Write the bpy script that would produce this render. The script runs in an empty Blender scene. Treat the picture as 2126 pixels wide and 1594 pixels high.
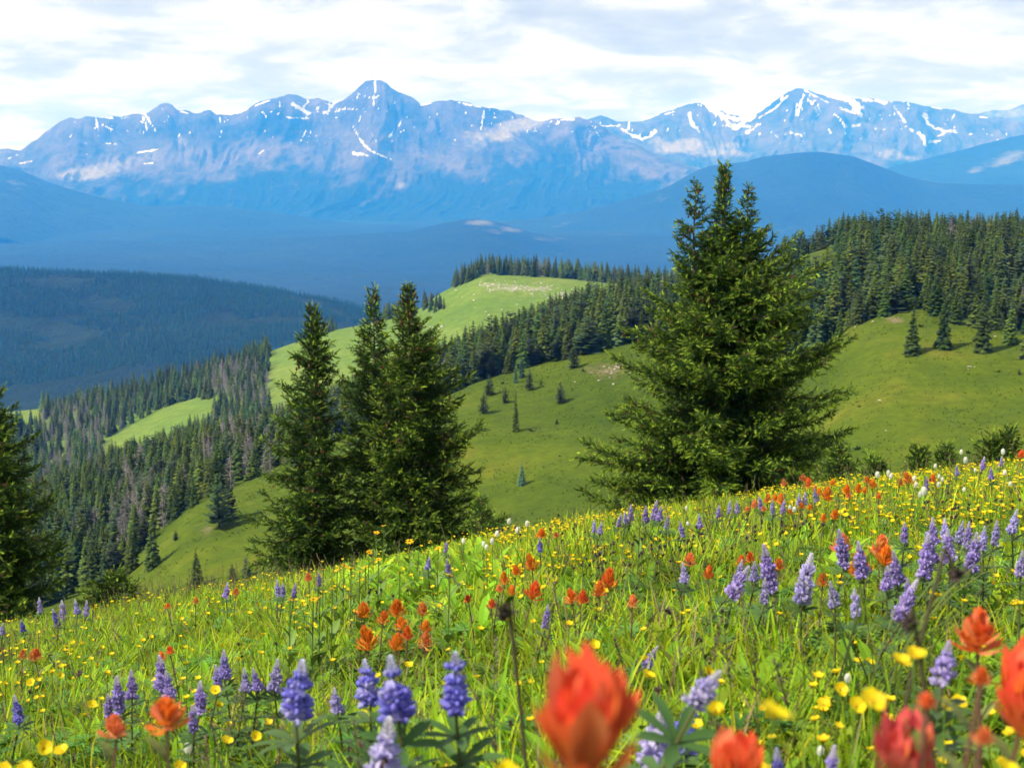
import bpy, math, random
import numpy as np
from mathutils import Vector, Matrix, Euler

random.seed(7)
rng = np.random.default_rng(11)
scene = bpy.context.scene
PI = math.pi

# ------------------------------------------------------------------ camera
FPX, UC, VC = 2920.0, 1063.0, 797.0          # focal length and centre in photo pixels
PITCH = math.radians(9.7)
cam_d = bpy.data.cameras.new('camera')
cam = bpy.data.objects.new('camera', cam_d)
scene.collection.objects.link(cam)
cam.location = (0, 0, 0)
cam.rotation_euler = (PI/2 - PITCH, 0, 0)
cam_d.sensor_width = 36.0
cam_d.lens = 36.0*FPX/2126.0
cam_d.clip_start = 0.05
cam_d.clip_end = 80000.0
cam_d.dof.use_dof = True
cam_d.dof.focus_distance = 9.0
cam_d.dof.aperture_fstop = 9.5
scene.camera = cam

# ------------------------------------------------------------------ sky, sun, exposure
SUN_EL, SUN_AZ = math.radians(48), math.radians(-118)     # azimuth from +Y towards +X
sun_dir = Vector((math.cos(SUN_EL)*math.sin(SUN_AZ), math.cos(SUN_EL)*math.cos(SUN_AZ), math.sin(SUN_EL)))
world = bpy.data.worlds.new('World'); scene.world = world; world.use_nodes = True
wn, wl = world.node_tree.nodes, world.node_tree.links
wn.clear()
def wnode(t, **kw):
    n = wn.new(t)
    for k, v in kw.items(): setattr(n, k, v)
    return n
w_out = wnode('ShaderNodeOutputWorld')
sky = wnode('ShaderNodeTexSky', sky_type='NISHITA', sun_disc=False)
sky.sun_elevation = SUN_EL; sky.sun_rotation = SUN_AZ; sky.altitude = 3500; sky.dust_density = 0.4
bg_sky = wnode('ShaderNodeBackground'); bg_sky.inputs['Strength'].default_value = 0.11
bg_cl = wnode('ShaderNodeBackground'); bg_cl.inputs['Strength'].default_value = 1.0
mixw = wnode('ShaderNodeMixShader')
wl.new(sky.outputs[0], bg_sky.inputs['Color'])
tc = wnode('ShaderNodeTexCoord'); sep = wnode('ShaderNodeSeparateXYZ')
wl.new(tc.outputs['Generated'], sep.inputs[0])
def wmath(op, a, b=None, c=None, clamp=False):
    n = wnode('ShaderNodeMath', operation=op, use_clamp=clamp)
    for i, s in enumerate((a, b, c)):
        if s is None: continue
        if isinstance(s, (int, float)): n.inputs[i].default_value = s
        else: wl.new(s, n.inputs[i])
    return n.outputs[0]
zz = wmath('ADD', wmath('ABSOLUTE', sep.outputs[2]), 0.22)
comb = wnode('ShaderNodeCombineXYZ')
wl.new(wmath('DIVIDE', sep.outputs[0], zz), comb.inputs[0])
wl.new(wmath('DIVIDE', sep.outputs[1], zz), comb.inputs[1])
comb.inputs[2].default_value = 3.7
def wnoise(scale, detail, rough, dist, off=0.0):
    n = wnode('ShaderNodeTexNoise'); m = wnode('ShaderNodeMapping'); m.inputs['Location'].default_value = (off, off*.7, 0)
    wl.new(comb.outputs[0], m.inputs[0]); wl.new(m.outputs[0], n.inputs['Vector'])
    n.inputs['Scale'].default_value = scale; n.inputs['Detail'].default_value = detail
    n.inputs['Roughness'].default_value = rough; n.inputs['Distortion'].default_value = dist
    return n.outputs[0]
def wramp(fac, stops):
    r = wnode('ShaderNodeValToRGB'); e = r.color_ramp.elements
    while len(e) > 1: e.remove(e[-1])
    for i, (p, c) in enumerate(stops):
        x = e[0] if i == 0 else e.new(p)
        x.position = p; x.color = (*c, 1)
    wl.new(fac, r.inputs[0]); return r.outputs[0]
n1 = wnoise(2.7, 11, 0.57, 0.25, 6.1)
shade = wramp(n1, [(0.34, (0.42, 0.45, 0.51)), (0.45, (0.52, 0.55, 0.60)), (0.50, (0.63, 0.65, 0.685)), (0.57, (0.74, 0.75, 0.77)), (1.0, (0.82, 0.825, 0.84))])
wl.new(shade, bg_cl.inputs['Color'])
n2 = wnoise(1.1, 5, 0.5, 0.2, 9.1)
# broken cloud: gaps open towards the unseen zenith, widened to lower the ambient light
cover = wmath('SUBTRACT', 0.76, wmath('MULTIPLY', sep.outputs[2], 0.42))
fac = wmath('MULTIPLY_ADD', wmath('SUBTRACT', n2, wmath('SUBTRACT', 0.95, cover)), 7.0, 0.5, clamp=True)
wl.new(fac, mixw.inputs[0])
wl.new(bg_sky.outputs[0], mixw.inputs[1]); wl.new(bg_cl.outputs[0], mixw.inputs[2])
wl.new(mixw.outputs[0], w_out.inputs['Surface'])

sd = bpy.data.lights.new('sun', 'SUN'); sun = bpy.data.objects.new('sun', sd)
scene.collection.objects.link(sun)
sd.energy = 5.0; sd.angle = math.radians(0.6); sd.color = (1.0, 0.95, 0.86)
sun.rotation_euler = sun_dir.to_track_quat('Z', 'Y').to_euler()

scene.view_settings.view_transform = 'Standard'
scene.view_settings.look = 'None'
scene.view_settings.exposure = 0.56
scene.view_settings.gamma = 1.0
cy = scene.cycles
cy.max_bounces = 6; cy.diffuse_bounces = 3; cy.glossy_bounces = 1; cy.transmission_bounces = 3
cy.volume_bounces = 1; cy.transparent_max_bounces = 4
cy.use_denoising = True
cy.sample_clamp_indirect = 4.0
cy.caustics_reflective = False; cy.caustics_refractive = False

# ------------------------------------------------------------------ helpers
def px(u, v, Y):
    """world point on the line of sight of photo pixel (u, v) at forward distance Y (arrays welcome)"""
    u, v, Y = np.broadcast_arrays(np.asarray(u, float), np.asarray(v, float), np.asarray(Y, float))
    cx = (u-UC)/FPX; cyy = (VC-v)/FPX
    dx = cx; dy = math.cos(PITCH) + cyy*math.sin(PITCH); dz = -math.sin(PITCH) + cyy*math.cos(PITCH)
    t = Y/dy
    return np.stack([dx*t, Y, dz*t], -1)
def to_px(p):
    p = np.asarray(p, float)
    d = p[..., 1]*math.cos(PITCH) - p[..., 2]*math.sin(PITCH)
    up = p[..., 1]*math.sin(PITCH) + p[..., 2]*math.cos(PITCH)
    return UC + FPX*p[..., 0]/d, VC - FPX*up/d, d

_tab = np.random.default_rng(5).random((256, 256))
def vnoise(x, y, seed=0):
    x = np.asarray(x, float)+seed*17.31; y = np.asarray(y, float)+seed*9.17
    xi = np.floor(x).astype(int); yi = np.floor(y).astype(int)
    fx = x-xi; fy = y-yi; fx = fx*fx*fx*(fx*(fx*6-15)+10); fy = fy*fy*fy*(fy*(fy*6-15)+10)
    a = _tab[xi & 255, yi & 255]; b = _tab[(xi+1) & 255, yi & 255]; c = _tab[xi & 255, (yi+1) & 255]; d = _tab[(xi+1) & 255, (yi+1) & 255]
    return (a*(1-fx)+b*fx)*(1-fy)+(c*(1-fx)+d*fx)*fy
def fbm(x, y, oct=5, seed=0, gain=.5):
    s = 0; a = 1; t = 0
    for i in range(oct):
        s = s+a*(vnoise(x, y, seed+i)-.5)*2; t += a; a *= gain; x = np.asarray(x)*2.03; y = np.asarray(y)*2.03
    return s/t
def ridged(x, y, oct=5, seed=0, gain=.55):
    s = 0; a = 1; t = 0
    for i in range(oct):
        s = s+a*(1-np.abs(vnoise(x, y, seed+i)-.5)*2)**2; t += a; a *= gain; x = np.asarray(x)*2.1; y = np.asarray(y)*2.1
    return s/t

def mesh(name, verts, faces, mat=None, col=None, smooth=False, attrs=None):
    verts = np.asarray(verts, np.float32).reshape(-1, 3); faces = np.asarray(faces, np.int32)
    me = bpy.data.meshes.new(name); k = faces.shape[1]; n = len(faces)
    me.vertices.add(len(verts)); me.vertices.foreach_set('co', verts.ravel())
    me.loops.add(n*k); me.loops.foreach_set('vertex_index', faces.ravel())
    me.polygons.add(n); me.polygons.foreach_set('loop_start', np.arange(0, n*k, k, dtype=np.int32))
    me.polygons.foreach_set('loop_total', np.full(n, k, np.int32))
    me.polygons.foreach_set('use_smooth', np.full(n, smooth))
    if col is not None:
        a = me.color_attributes.new('col', 'FLOAT_COLOR', 'POINT')
        c = np.ones((len(verts), 4), np.float32); c[:, :3] = col; a.data.foreach_set('color', c.ravel())
    me.update(calc_edges=True)
    if mat: me.materials.append(mat)
    return me
def link(name, me, parent=None, loc=None):
    o = bpy.data.objects.new(name, me); scene.collection.objects.link(o)
    if parent: o.parent = parent
    if loc is not None: o.location = loc
    return o
def tag(o, label=None, cat=None, group=None, kind=None):
    if label: o['label'] = label
    if cat: o['category'] = cat
    if group: o['group'] = group
    if kind: o['kind'] = kind
    return o

class MB:
    """collects triangles with a colour per vertex"""
    def __init__(s): s.v = []; s.f = []; s.c = []; s.n = 0
    def add(s, v, f, c):
        v = np.asarray(v, float).reshape(-1, 3); f = np.asarray(f, int).reshape(-1, 3)
        s.v.append(v); s.f.append(f+s.n); s.c.append(np.broadcast_to(np.asarray(c, float), (len(v), 3))); s.n += len(v)
    def data(s): return np.concatenate(s.v), np.concatenate(s.f), np.concatenate(s.c)
    def mesh(s, name, mat, smooth=False):
        v, f, c = s.data(); return mesh(name, v, f, mat, c, smooth)
    def tube(s, pts, rad, c, n=6, cap=True):
        pts = np.asarray(pts, float); m = len(pts); rad = np.broadcast_to(rad, (m,))
        d = np.gradient(pts, axis=0); d /= np.linalg.norm(d, axis=1)[:, None]+1e-9
        ref = np.array([1, 0, 0.]) if abs(d[0][0]) < .8 else np.array([0, 1, 0.])
        a = np.cross(d, ref); a /= np.linalg.norm(a, axis=1)[:, None]+1e-9; b = np.cross(d, a)
        ph = np.arange(n)*2*PI/n
        v = pts[:, None]+rad[:, None, None]*(np.cos(ph)[None, :, None]*a[:, None]+np.sin(ph)[None, :, None]*b[:, None])
        i = np.arange(m-1)[:, None]*n; j = np.arange(n)[None]; j2 = (j+1) % n
        f = np.concatenate([np.stack([i+j, i+j2, i+n+j2], -1).reshape(-1, 3), np.stack([i+j, i+n+j2, i+n+j], -1).reshape(-1, 3)])
        c = np.asarray(c, float)
        if c.ndim == 2: c = np.repeat(c, n, 0)
        s.add(v, f, c)
    def inst(s, pv, pf, pc, R, T, tint=None):
        """copies of a small shape: R (N,3,3) with scale, T (N,3), tint (N,3) multiplies pc"""
        N = len(T); v = np.einsum('nij,kj->nki', R, pv)+T[:, None]
        f = pf[None]+(np.arange(N)*len(pv))[:, None, None]
        c = np.broadcast_to(pc, (N, len(pv), 3)) if tint is None else pc[None]*tint[:, None]
        s.add(v.reshape(-1, 3), f.reshape(-1, 3), c.reshape(-1, 3))
def frames(d, roll, scale):
    """rotation matrices whose X axis is d"""
    d = d/np.linalg.norm(d, axis=1)[:, None]
    up = np.where(np.abs(d[:, 2:3]) > .95, np.array([[1., 0, 0]]), np.array([[0, 0, 1.]]))
    y = np.cross(up, d); y /= np.linalg.norm(y, axis=1)[:, None]; z = np.cross(d, y)
    cr, sr = np.cos(roll)[:, None], np.sin(roll)[:, None]
    y2 = y*cr+z*sr; z2 = -y*sr+z*cr
    return np.stack([d, y2, z2], -1)*np.asarray(scale)[:, None, None]

# ------------------------------------------------------------------ materials
def nmat(name):
    m = bpy.data.materials.new(name); m.use_nodes = True; nt = m.node_tree; nt.nodes.clear()
    return m, nt, nt.nodes, nt.links
def foliage(name, trans=0.35, rough=0.6, rand=0.25, spec=0.3, gain=1.0, patch=0.0, pscale=1.0):
    """vertex colour 'col', a little different for each copy, lets some light through"""
    m, nt, N, L = nmat(name)
    out = N.new('ShaderNodeOutputMaterial'); at = N.new('ShaderNodeAttribute'); at.attribute_name = 'col'
    oi = N.new('ShaderNodeObjectInfo'); mr = N.new('ShaderNodeMapRange')
    mr.inputs['To Min'].default_value = (1-rand)*gain; mr.inputs['To Max'].default_value = (1+rand)*gain
    L.new(oi.outputs['Random'], mr.inputs['Value'])
    hs = N.new('ShaderNodeHueSaturation'); L.new(at.outputs['Color'], hs.inputs['Color'])
    val = mr.outputs[0]
    if patch:
        ge = N.new('ShaderNodeNewGeometry'); no = N.new('ShaderNodeTexNoise'); no.inputs['Scale'].default_value = pscale
        no.inputs['Detail'].default_value = 3
        L.new(ge.outputs['Position'], no.inputs['Vector']); m2 = N.new('ShaderNodeMapRange')
        m2.inputs['From Min'].default_value = .3; m2.inputs['From Max'].default_value = .7
        m2.inputs['To Min'].default_value = 1-patch; m2.inputs['To Max'].default_value = 1+patch
        L.new(no.outputs[0], m2.inputs['Value']); mm = N.new('ShaderNodeMath'); mm.operation = 'MULTIPLY'
        L.new(val, mm.inputs[0]); L.new(m2.outputs[0], mm.inputs[1]); val = mm.outputs[0]
    L.new(val, hs.inputs['Value'])
    m3 = N.new('ShaderNodeMapRange'); m3.inputs['To Min'].default_value = .5-rand*.06; m3.inputs['To Max'].default_value = .5+rand*.06
    wn_ = N.new('ShaderNodeMath'); wn_.operation = 'FRACT'; w2 = N.new('ShaderNodeMath'); w2.operation = 'MULTIPLY'; w2.inputs[1].default_value = 37.3
    L.new(oi.outputs['Random'], w2.inputs[0]); L.new(w2.outputs[0], wn_.inputs[0]); L.new(wn_.outputs[0], m3.inputs['Value']); L.new(m3.outputs[0], hs.inputs['Hue'])
    bs = N.new('ShaderNodeBsdfPrincipled'); bs.inputs['Roughness'].default_value = rough
    bs.inputs['Specular IOR Level'].default_value = spec
    tr = N.new('ShaderNodeBsdfTranslucent'); mx = N.new('ShaderNodeMixShader'); mx.inputs[0].default_value = trans
    L.new(hs.outputs[0], bs.inputs['Base Color']); L.new(hs.outputs[0], tr.inputs['Color'])
    L.new(bs.outputs[0], mx.inputs[1]); L.new(tr.outputs[0], mx.inputs[2]); L.new(mx.outputs[0], out.inputs['Surface'])
    return m
M_grass = foliage('meadow_grass', .5, .55, .42, .15, 1.0, .3, 1.6)
M_leaf = foliage('leaf', .35, .45, .2, .4)
M_petal = foliage('petal', .4, .55, .12, .2)
M_needle = foliage('spruce_needles', .25, .5, .1, .2)
M_forest = foliage('forest_conifer', .12, .7, .45, .1, 1.0, .25, .012)
M_far_wood = foliage('far_conifer', .1, .8, .15, .05, 1.0, .2, .006)
M_bark = foliage('bark', 0, .9, .1, .1)
M_dead = foliage('dead_wood', 0, .9, .2, .1)
M_stem = foliage('stem', .15, .6, .1, .3)

def ground_mat(name, stops, scale, det=6, bump=.3, bscale=None, stops2=None, fine=None, bdist=1.0, rock=None):
    m, nt, N, L = nmat(name)
    out = N.new('ShaderNodeOutputMaterial'); bs = N.new('ShaderNodeBsdfPrincipled'); bs.inputs['Roughness'].default_value = .95
    bs.inputs['Specular IOR Level'].default_value = .1
    ge = N.new('ShaderNodeNewGeometry')
    def noise(s, d, r=.55, dis=0.):
        n = N.new('ShaderNodeTexNoise'); n.inputs['Scale'].default_value = s; n.inputs['Detail'].default_value = d
        n.inputs['Roughness'].default_value = r; n.inputs['Distortion'].default_value = dis
        L.new(ge.outputs['Position'], n.inputs['Vector']); return n.outputs[0]
    def ramp(f, st):
        r = N.new('ShaderNodeValToRGB'); e = r.color_ramp.elements
        while len(e) > 1: e.remove(e[-1])
        for i, (p, c) in enumerate(st):
            x = e[0] if i == 0 else e.new(p); x.position = p; x.color = (*c, 1)
        L.new(f, r.inputs[0]); return r.outputs[0]
    c = ramp(noise(scale, det, .68), stops)
    if fine:
        mx = N.new('ShaderNodeMix'); mx.data_type = 'RGBA'; mx.blend_type = 'MULTIPLY'; mx.inputs[0].default_value = 1
        L.new(c, mx.inputs[6]); L.new(ramp(noise(fine, 8, .7), [(.3, (.72, .74, .7)), (.7, (1.25, 1.22, 1.2))]), mx.inputs[7]); c = mx.outputs[2]
    if rock:
        at = N.new('ShaderNodeAttribute'); at.attribute_name = 'col'; sp = N.new('ShaderNodeSeparateColor'); L.new(at.outputs['Color'], sp.inputs[0])
        for ch, colr in enumerate(rock):
            nn = noise(colr[3], 6, .75)
            a = N.new('ShaderNodeMath'); a.operation = 'MULTIPLY_ADD'; a.inputs[1].default_value = 2.6; a.inputs[2].default_value = -1.6
            L.new(nn, a.inputs[0])
            b = N.new('ShaderNodeMath'); b.operation = 'ADD'; L.new(a.outputs[0], b.inputs[0]); L.new(sp.outputs[ch], b.inputs[1])
            d = N.new('ShaderNodeMapRange'); d.inputs['From Min'].default_value = .1; d.inputs['From Max'].default_value = 1.0; L.new(b.outputs[0], d.inputs['Value'])
            mx = N.new('ShaderNodeMix'); mx.data_type = 'RGBA'; L.new(d.outputs[0], mx.inputs[0]); L.new(c, mx.inputs[6]); mx.inputs[7].default_value = (*colr[:3], 1); c = mx.outputs[2]
    L.new(c, bs.inputs['Base Color'])
    bp = N.new('ShaderNodeBump'); bp.inputs['Strength'].default_value = bump; bp.inputs['Distance'].default_value = bdist
    L.new(noise(bscale or scale*6, 8, .65), bp.inputs['Height']); L.new(bp.outputs[0], bs.inputs['Normal'])
    L.new(bs.outputs[0], out.inputs['Surface'])
    return m

# ------------------------------------------------------------------ terrain
def meadow_z(x, y):
    x = np.asarray(x, float); y = np.asarray(y, float)
    return -.73-.215*y+.18*x-.011*np.clip(x, 0, 8)**2-.0055*np.maximum(0, y-5)**2+.05*fbm(x*.6, y*.6, 3, 3)+.015*fbm(x*3, y*3, 2, 8)
def hit_meadow(u, v, h):
    """point on the surface h above the meadow seen at photo pixel (u, v), or None"""
    Y = np.concatenate([np.arange(.5, 6, .04), np.arange(6, 30, .1)])
    p = px(u, v, Y); g = meadow_z(p[:, 0], p[:, 1])+h
    k = np.nonzero(p[:, 2] < g)[0]
    if len(k) == 0: 
        d = (p[:, 2]-g)/Y; j = int(np.argmin(d[Y < 14])); return p[j, 0], p[j, 1], p[j, 2]
    k = k[0]; return p[k, 0], p[k, 1], p[k, 2]

xs = np.concatenate([np.linspace(-60, -9, 40), np.linspace(-8.8, 8.8, 160), np.linspace(9, 60, 40)])
ys = np.concatenate([np.linspace(-20, -.5, 20), np.linspace(-.3, 18, 190), np.linspace(18.4, 75, 60)])
gx, gy = np.meshgrid(xs, ys); gz = meadow_z(gx, gy)
def grid_faces(r, c):
    i = np.arange(r-1)[:, None]*c+np.arange(c-1)[None]; i = i.ravel()
    return np.stack([i, i+1, i+c+1, i+c], -1)
M_meadow = ground_mat('meadow_soil', [(.3, (.07, .09, .015)), (.5, (.11, .16, .015)), (.7, (.15, .21, .02))], 1.5, bump=.6, bscale=30, fine=9, bdist=.05)
tag(link('ground', mesh('ground', np.stack([gx, gy, gz], -1), grid_faces(*gx.shape), M_meadow, smooth=True)), kind='structure')

class Sheet:
    """terrain from contour rows; a row is a list of (u, v, Y) knots"""
    def __init__(s, rows, u0, u1, nu, nsub, amp=0., nscale=1., seed=0, smooth=1):
        s.us = np.linspace(u0, u1, nu); R = []
        for r in rows:
            r = np.array(r, float)
            v = np.interp(s.us, r[:, 0], r[:, 1]); Y = np.exp(np.interp(s.us, r[:, 0], np.log(r[:, 2])))
            k = smooth
            if k > 1:
                ker = np.hanning(k+2)[1:-1]; ker /= ker.sum()
                v = np.convolve(np.pad(v, k//2, 'edge'), ker, 'valid')[:nu]; Y = np.convolve(np.pad(Y, k//2, 'edge'), ker, 'valid')[:nu]
            R.append(px(s.us, v, Y))
        R = np.array(R); n = len(R); out = []
        T = np.linspace(0, n-1, (n-1)*nsub+1)
        for t in T:
            i = min(int(t), n-2); f = t-i
            p0, p1, p2, p3 = R[max(i-1, 0)], R[i], R[i+1], R[min(i+2, n-1)]
            m1 = (p2-p0)/2; m2 = (p3-p1)/2
            f2, f3 = f*f, f*f*f
            out.append((2*f3-3*f2+1)*p1+(f3-2*f2+f)*m1*.6+(-2*f3+3*f2)*p2+(f3-f2)*m2*.6)
        s.P = np.array(out); s.T = T
        if amp: s.P[..., 2] += amp*fbm(s.P[..., 0]/nscale, s.P[..., 1]/nscale, 4, seed)
        s.U, s.V, _ = to_px(s.P)
    def mesh(s, name, mat, col=None):
        me = mesh(name, s.P, grid_faces(*s.P.shape[:2]), mat, None if col is None else col.reshape(-1, 3), smooth=True)
        return tag(link(name, me), kind='structure')
    def at(s, u, t):
        """point at column u and row parameter t"""
        fu = np.clip((np.asarray(u, float)-s.us[0])/(s.us[1]-s.us[0]), 0, len(s.us)-1.001)
        ft = np.clip(np.asarray(t, float)/(s.T[1]-s.T[0]), 0, len(s.T)-1.001)
        iu = fu.astype(int); it = ft.astype(int); a = (fu-iu)[..., None]; b = (ft-it)[..., None]; P = s.P
        return (P[it, iu]*(1-a)+P[it, iu+1]*a)*(1-b)+(P[it+1, iu]*(1-a)+P[it+1, iu+1]*a)*b
    def pick(s, u, v):
        """front-most surface point seen at pixel (u, v)"""
        t = np.linspace(0, s.T[-1], 600); p = s.at(np.full(600, u), t); vv = to_px(p)[1]
        k = np.nonzero(vv < v)[0]
        k = k[0] if len(k) else int(np.argmin(vv))
        return p[k]

# near hillside across the hollow
TREELINE = [(-500,1340,185),(0,1270,190),(170,1235,190),(230,1195,190),(310,1130,192),(380,1065,195),(430,1030,200),(560,985,210),(760,885,230),(930,820,240),(1000,790,245),(1100,765,250),(1180,745,250),(1320,705,255),(1500,715,240),(1600,745,230),(1690,745,225),(1760,690,222),(1830,662,222),(1900,655,220),(2000,675,215),(2126,690,210),(2600,640,210)]
HILLTOP = [(-500,1090,320),(0,1060,320),(100,1030,320),(300,965,330),(560,905,335),(760,835,340),(930,775,345),(1150,690,350),(1330,650,355),(1500,640,350),(1590,600,345),(1640,545,340),(1680,522,340),(1722,510,340),(1780,504,340),(1900,502,340),(2126,502,340),(2600,505,340)]
hill = Sheet([
    [(-700,1560,45),(2800,1260,45)],
    [(-700,1450,140),(0,1345,140),(300,1290,142),(600,1190,145),(1063,1120,150),(1500,1070,150),(1800,1010,150),(2126,950,150),(2800,870,150)],
    TREELINE, HILLTOP,
    [(u, v+60, Y*1.5) for u, v, Y in HILLTOP]], -700, 2800, 520, 30, amp=1.6, nscale=38, seed=4, smooth=9)
bare = np.zeros((*hill.P.shape[:2], 3))
for (a, b, ra, rb, s) in [(1255,775,60,20,.6),(1285,762,40,13,.45),(1130,845,70,10,.4),(1760,690,70,16,.35),(1850,665,60,10,.4),(1720,735,50,18,.25),(2060,700,60,20,.25),(430,1105,22,16,.55),(500,1050,60,15,.2),(2012,760,8,3,1.2),(1860,665,14,5,1.),(990,900,60,25,.3)]:
    bare[..., 0] += s*np.exp(-((hill.U-a)/ra)**2-((hill.V-b)/rb)**2)
M_hill = ground_mat('hill_grass', [(.3, (.036, .064, .002)), (.45, (.055, .086, .003)), (.58, (.078, .108, .004)), (.72, (.125, .125, .010))], .045, 8, .5, 1.2, fine=.6, bdist=.25, rock=[(.22, .15, .10, .25)])
hill.mesh('hill', M_hill, bare)

# second ridge with the rocky knoll
KNOLL = [(-700,905,820),(-100,870,820),(30,862,800),(90,856,800),(150,850,800),(300,812,800),(450,770,800),(590,722,800),(680,692,800),(760,678,800),(870,652,800),(905,622,800),(950,598,800),(1000,573,800),(1050,574,800),(1150,580,800),(1260,592,800),(1400,600,800),(1700,615,800),(2800,640,800)]
ridge = Sheet([
    [(-700,1250,480),(0,1120,480),(560,1010,480),(1000,880,480),(1400,780,480),(1700,700,480),(2800,680,480)],
    [(-700,1080,640),(0,990,640),(230,945,640),(420,880,640),(600,830,640),(760,780,640),(900,740,650),(1200,700,660),(1400,680,660),(2800,660,660)],
    KNOLL,
    [(u, v+8, 900) for u, v, Y in KNOLL],
    [(u, v+90, 1300) for u, v, Y in KNOLL]], -700, 2800, 420, 26, amp=2.0, nscale=90, seed=9, smooth=7)
rk = np.zeros((*ridge.P.shape[:2], 3))
for (a, b, ra, rb, s) in [(1010,590,30,7,.5),(1050,597,50,7,.6),(1110,600,50,7,.6),(1170,612,50,7,.6),(1220,622,40,6,.5),(880,678,12,4,.8),(912,680,18,4,.8),(1000,625,80,14,.3)]:
    rk[..., 0] += s*np.exp(-((ridge.U-a)/ra)**2-((ridge.V-b)/rb)**2)
M_ridge = ground_mat('ridge_grass', [(.3, (.085, .15, .018)), (.5, (.12, .185, .022)), (.7, (.18, .215, .035))], .012, 8, .5, .5, fine=.2, bdist=.5, rock=[(.38, .33, .29, .12)])
ridge.mesh('ridge', M_ridge, rk)

M_far_forest = ground_mat('far_forest_floor', [(.35, (.010, .024, .010)), (.6, (.022, .04, .016))], .004, 8, 1, .03, fine=.02, bdist=25)
FH = [(-900,520,2700),(0,555,2700),(150,572,2700),(300,582,2700),(420,586,2700),(560,606,2700),(700,628,2700),(800,655,2700),(900,690,2700),(1200,760,2700),(2900,820,2700)]
forest_hill = Sheet([
    [(-900,1050,1500),(0,980,1500),(600,860,1500),(2900,900,1500)],
    [(-900,820,2050),(0,775,2050),(300,730,2050),(600,715,2050),(900,745,2050),(2900,850,2050)],
    FH, [(u, v+70, 3600) for u, v, Y in FH]], -900, 2900, 260, 24, amp=14, nscale=420, seed=21, smooth=7)
forest_hill.mesh('hills', M_far_forest)

def far_sheet(name, rows, seed, amp, sc, mat=None, nu=420, nsub=16, col=None):
    s = Sheet(rows, -1300, 3400, nu, nsub, amp=amp, nscale=sc, seed=seed, smooth=3)
    s.mesh(name, mat or M_far_forest, col(s) if col else None); return s
M_valley = ground_mat('valley_forest', [(.35, (.010, .024, .012)), (.6, (.020, .036, .018))], .0007, 9, 1, .006, fine=.004, bdist=60, rock=[(.32, .30, .22, .002)])
def valley_col(s):
    c = np.zeros((*s.P.shape[:2], 3))
    for (a, b, ra, rb, w) in [(530,510,22,3,.8),(1110,590,30,4,.4),(1140,523,28,6,.9),(1100,495,90,12,.5)]:
        c[..., 0] += w*np.exp(-((s.U-a)/ra)**2-((s.V-b)/rb)**2)
    return c
far_sheet('valley', [
    [(-1300,900,2600),(3400,900,2600)], [(-1300,650,4300),(3400,650,4300)],
    [(-1300,560,6500),(3400,560,6500)], [(-1300,505,8600),(1000,505,8600),(3400,505,8600)],
    [(-1300,470,10500),(3400,470,10500)], [(-1300,455,13500),(3400,455,13500)]], 31, 45, 1500, M_valley, col=valley_col)
E3 = [(-1300,520,8600),(500,500,8600),(850,480,8600),(930,460,8600),(985,452,8600),(1035,461,8600),(1100,482,8600),(1210,503,8600),(1400,520,8600),(3400,520,8600)]
def e3_col(s):
    c = np.zeros((*s.P.shape[:2], 3))
    for (a, b, ra, rb, w) in [(1000,462,30,8,.9),(1060,478,45,9,.75),(1130,497,60,8,.6)]:
        c[..., 0] += w*np.exp(-((s.U-a)/ra)**2-((s.V-b)/rb)**2)
    return c
far_sheet('terrain', [[(u, v+110, 6500) for u, v, Y in E3], E3, [(u, v+60, 10000) for u, v, Y in E3]], 33, 12, 900, M_valley, col=e3_col)
E1 = [(-1300,280,11000),(-300,318,11000),(0,342,11000),(52,358,11000),(103,381,11000),(155,397,11000),(207,410,11000),(310,430,11000),(414,427,11000),(517,437,11000),(724,463,11000),(1000,490,11000),(3400,520,11000)]
def e1_col(s):
    c = np.zeros((*s.P.shape[:2], 3)); c[..., 0] = .62*np.exp(-((s.U-40)/60)**2-((s.V-385)/22)**2)+.5*np.exp(-((s.U-340)/25)**2-((s.V-432)/6)**2); return c
far_sheet('foothills', [[(u, v+150, 8800) for u, v, Y in E1], E1, [(u, v+60, 12500) for u, v, Y in E1]], 35, 18, 900, M_valley, col=e1_col)
E2 = [(-1300,520,10500),(900,480,10500),(1200,440,10500),(1380,390,10500),(1450,352,10500),(1492,341,10500),(1543,337,10500),(1585,324,10500),(1647,317,10500),(1699,313,10500),(1771,322,10500),(1823,342,10500),(1875,363,10500),(1947,380,10500),(2126,384,10500),(2500,380,10500),(3400,350,10500)]
def e2_col(s):
    c = np.zeros((*s.P.shape[:2], 3)); c[..., 0] = .75*np.exp(-((s.U-1735)/14)**2-((s.V-383)/10)**2); return c
far_sheet('foothills', [[(u, v+190, 8600) for u, v, Y in E2], [(u, v+70, 9800) for u, v, Y in E2], E2, [(u, v+60, 12000) for u, v, Y in E2]], 37, 14, 900, M_valley, col=e2_col)
E4 = [(-1300,500,14000),(1500,440,14000),(1700,400,14000),(1849,345,14000),(1950,322,14000),(2050,297,14000),(2126,280,14000),(2500,240,14000),(3400,230,14000)]
def e4_col(s):
    c = np.zeros((*s.P.shape[:2], 3))
    for (a, b, ra, rb, w) in [(2100,325,45,14,.7),(2020,355,25,7,.75),(2060,345,40,10,.6)]: c[..., 0] += w*np.exp(-((s.U-a)/ra)**2-((s.V-b)/rb)**2)
    return c
far_sheet('foothills', [[(u, v+140, 12200) for u, v, Y in E4], E4, [(u, v+60, 16000) for u, v, Y in E4]], 39, 20, 900, M_valley, col=e4_col)

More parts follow.
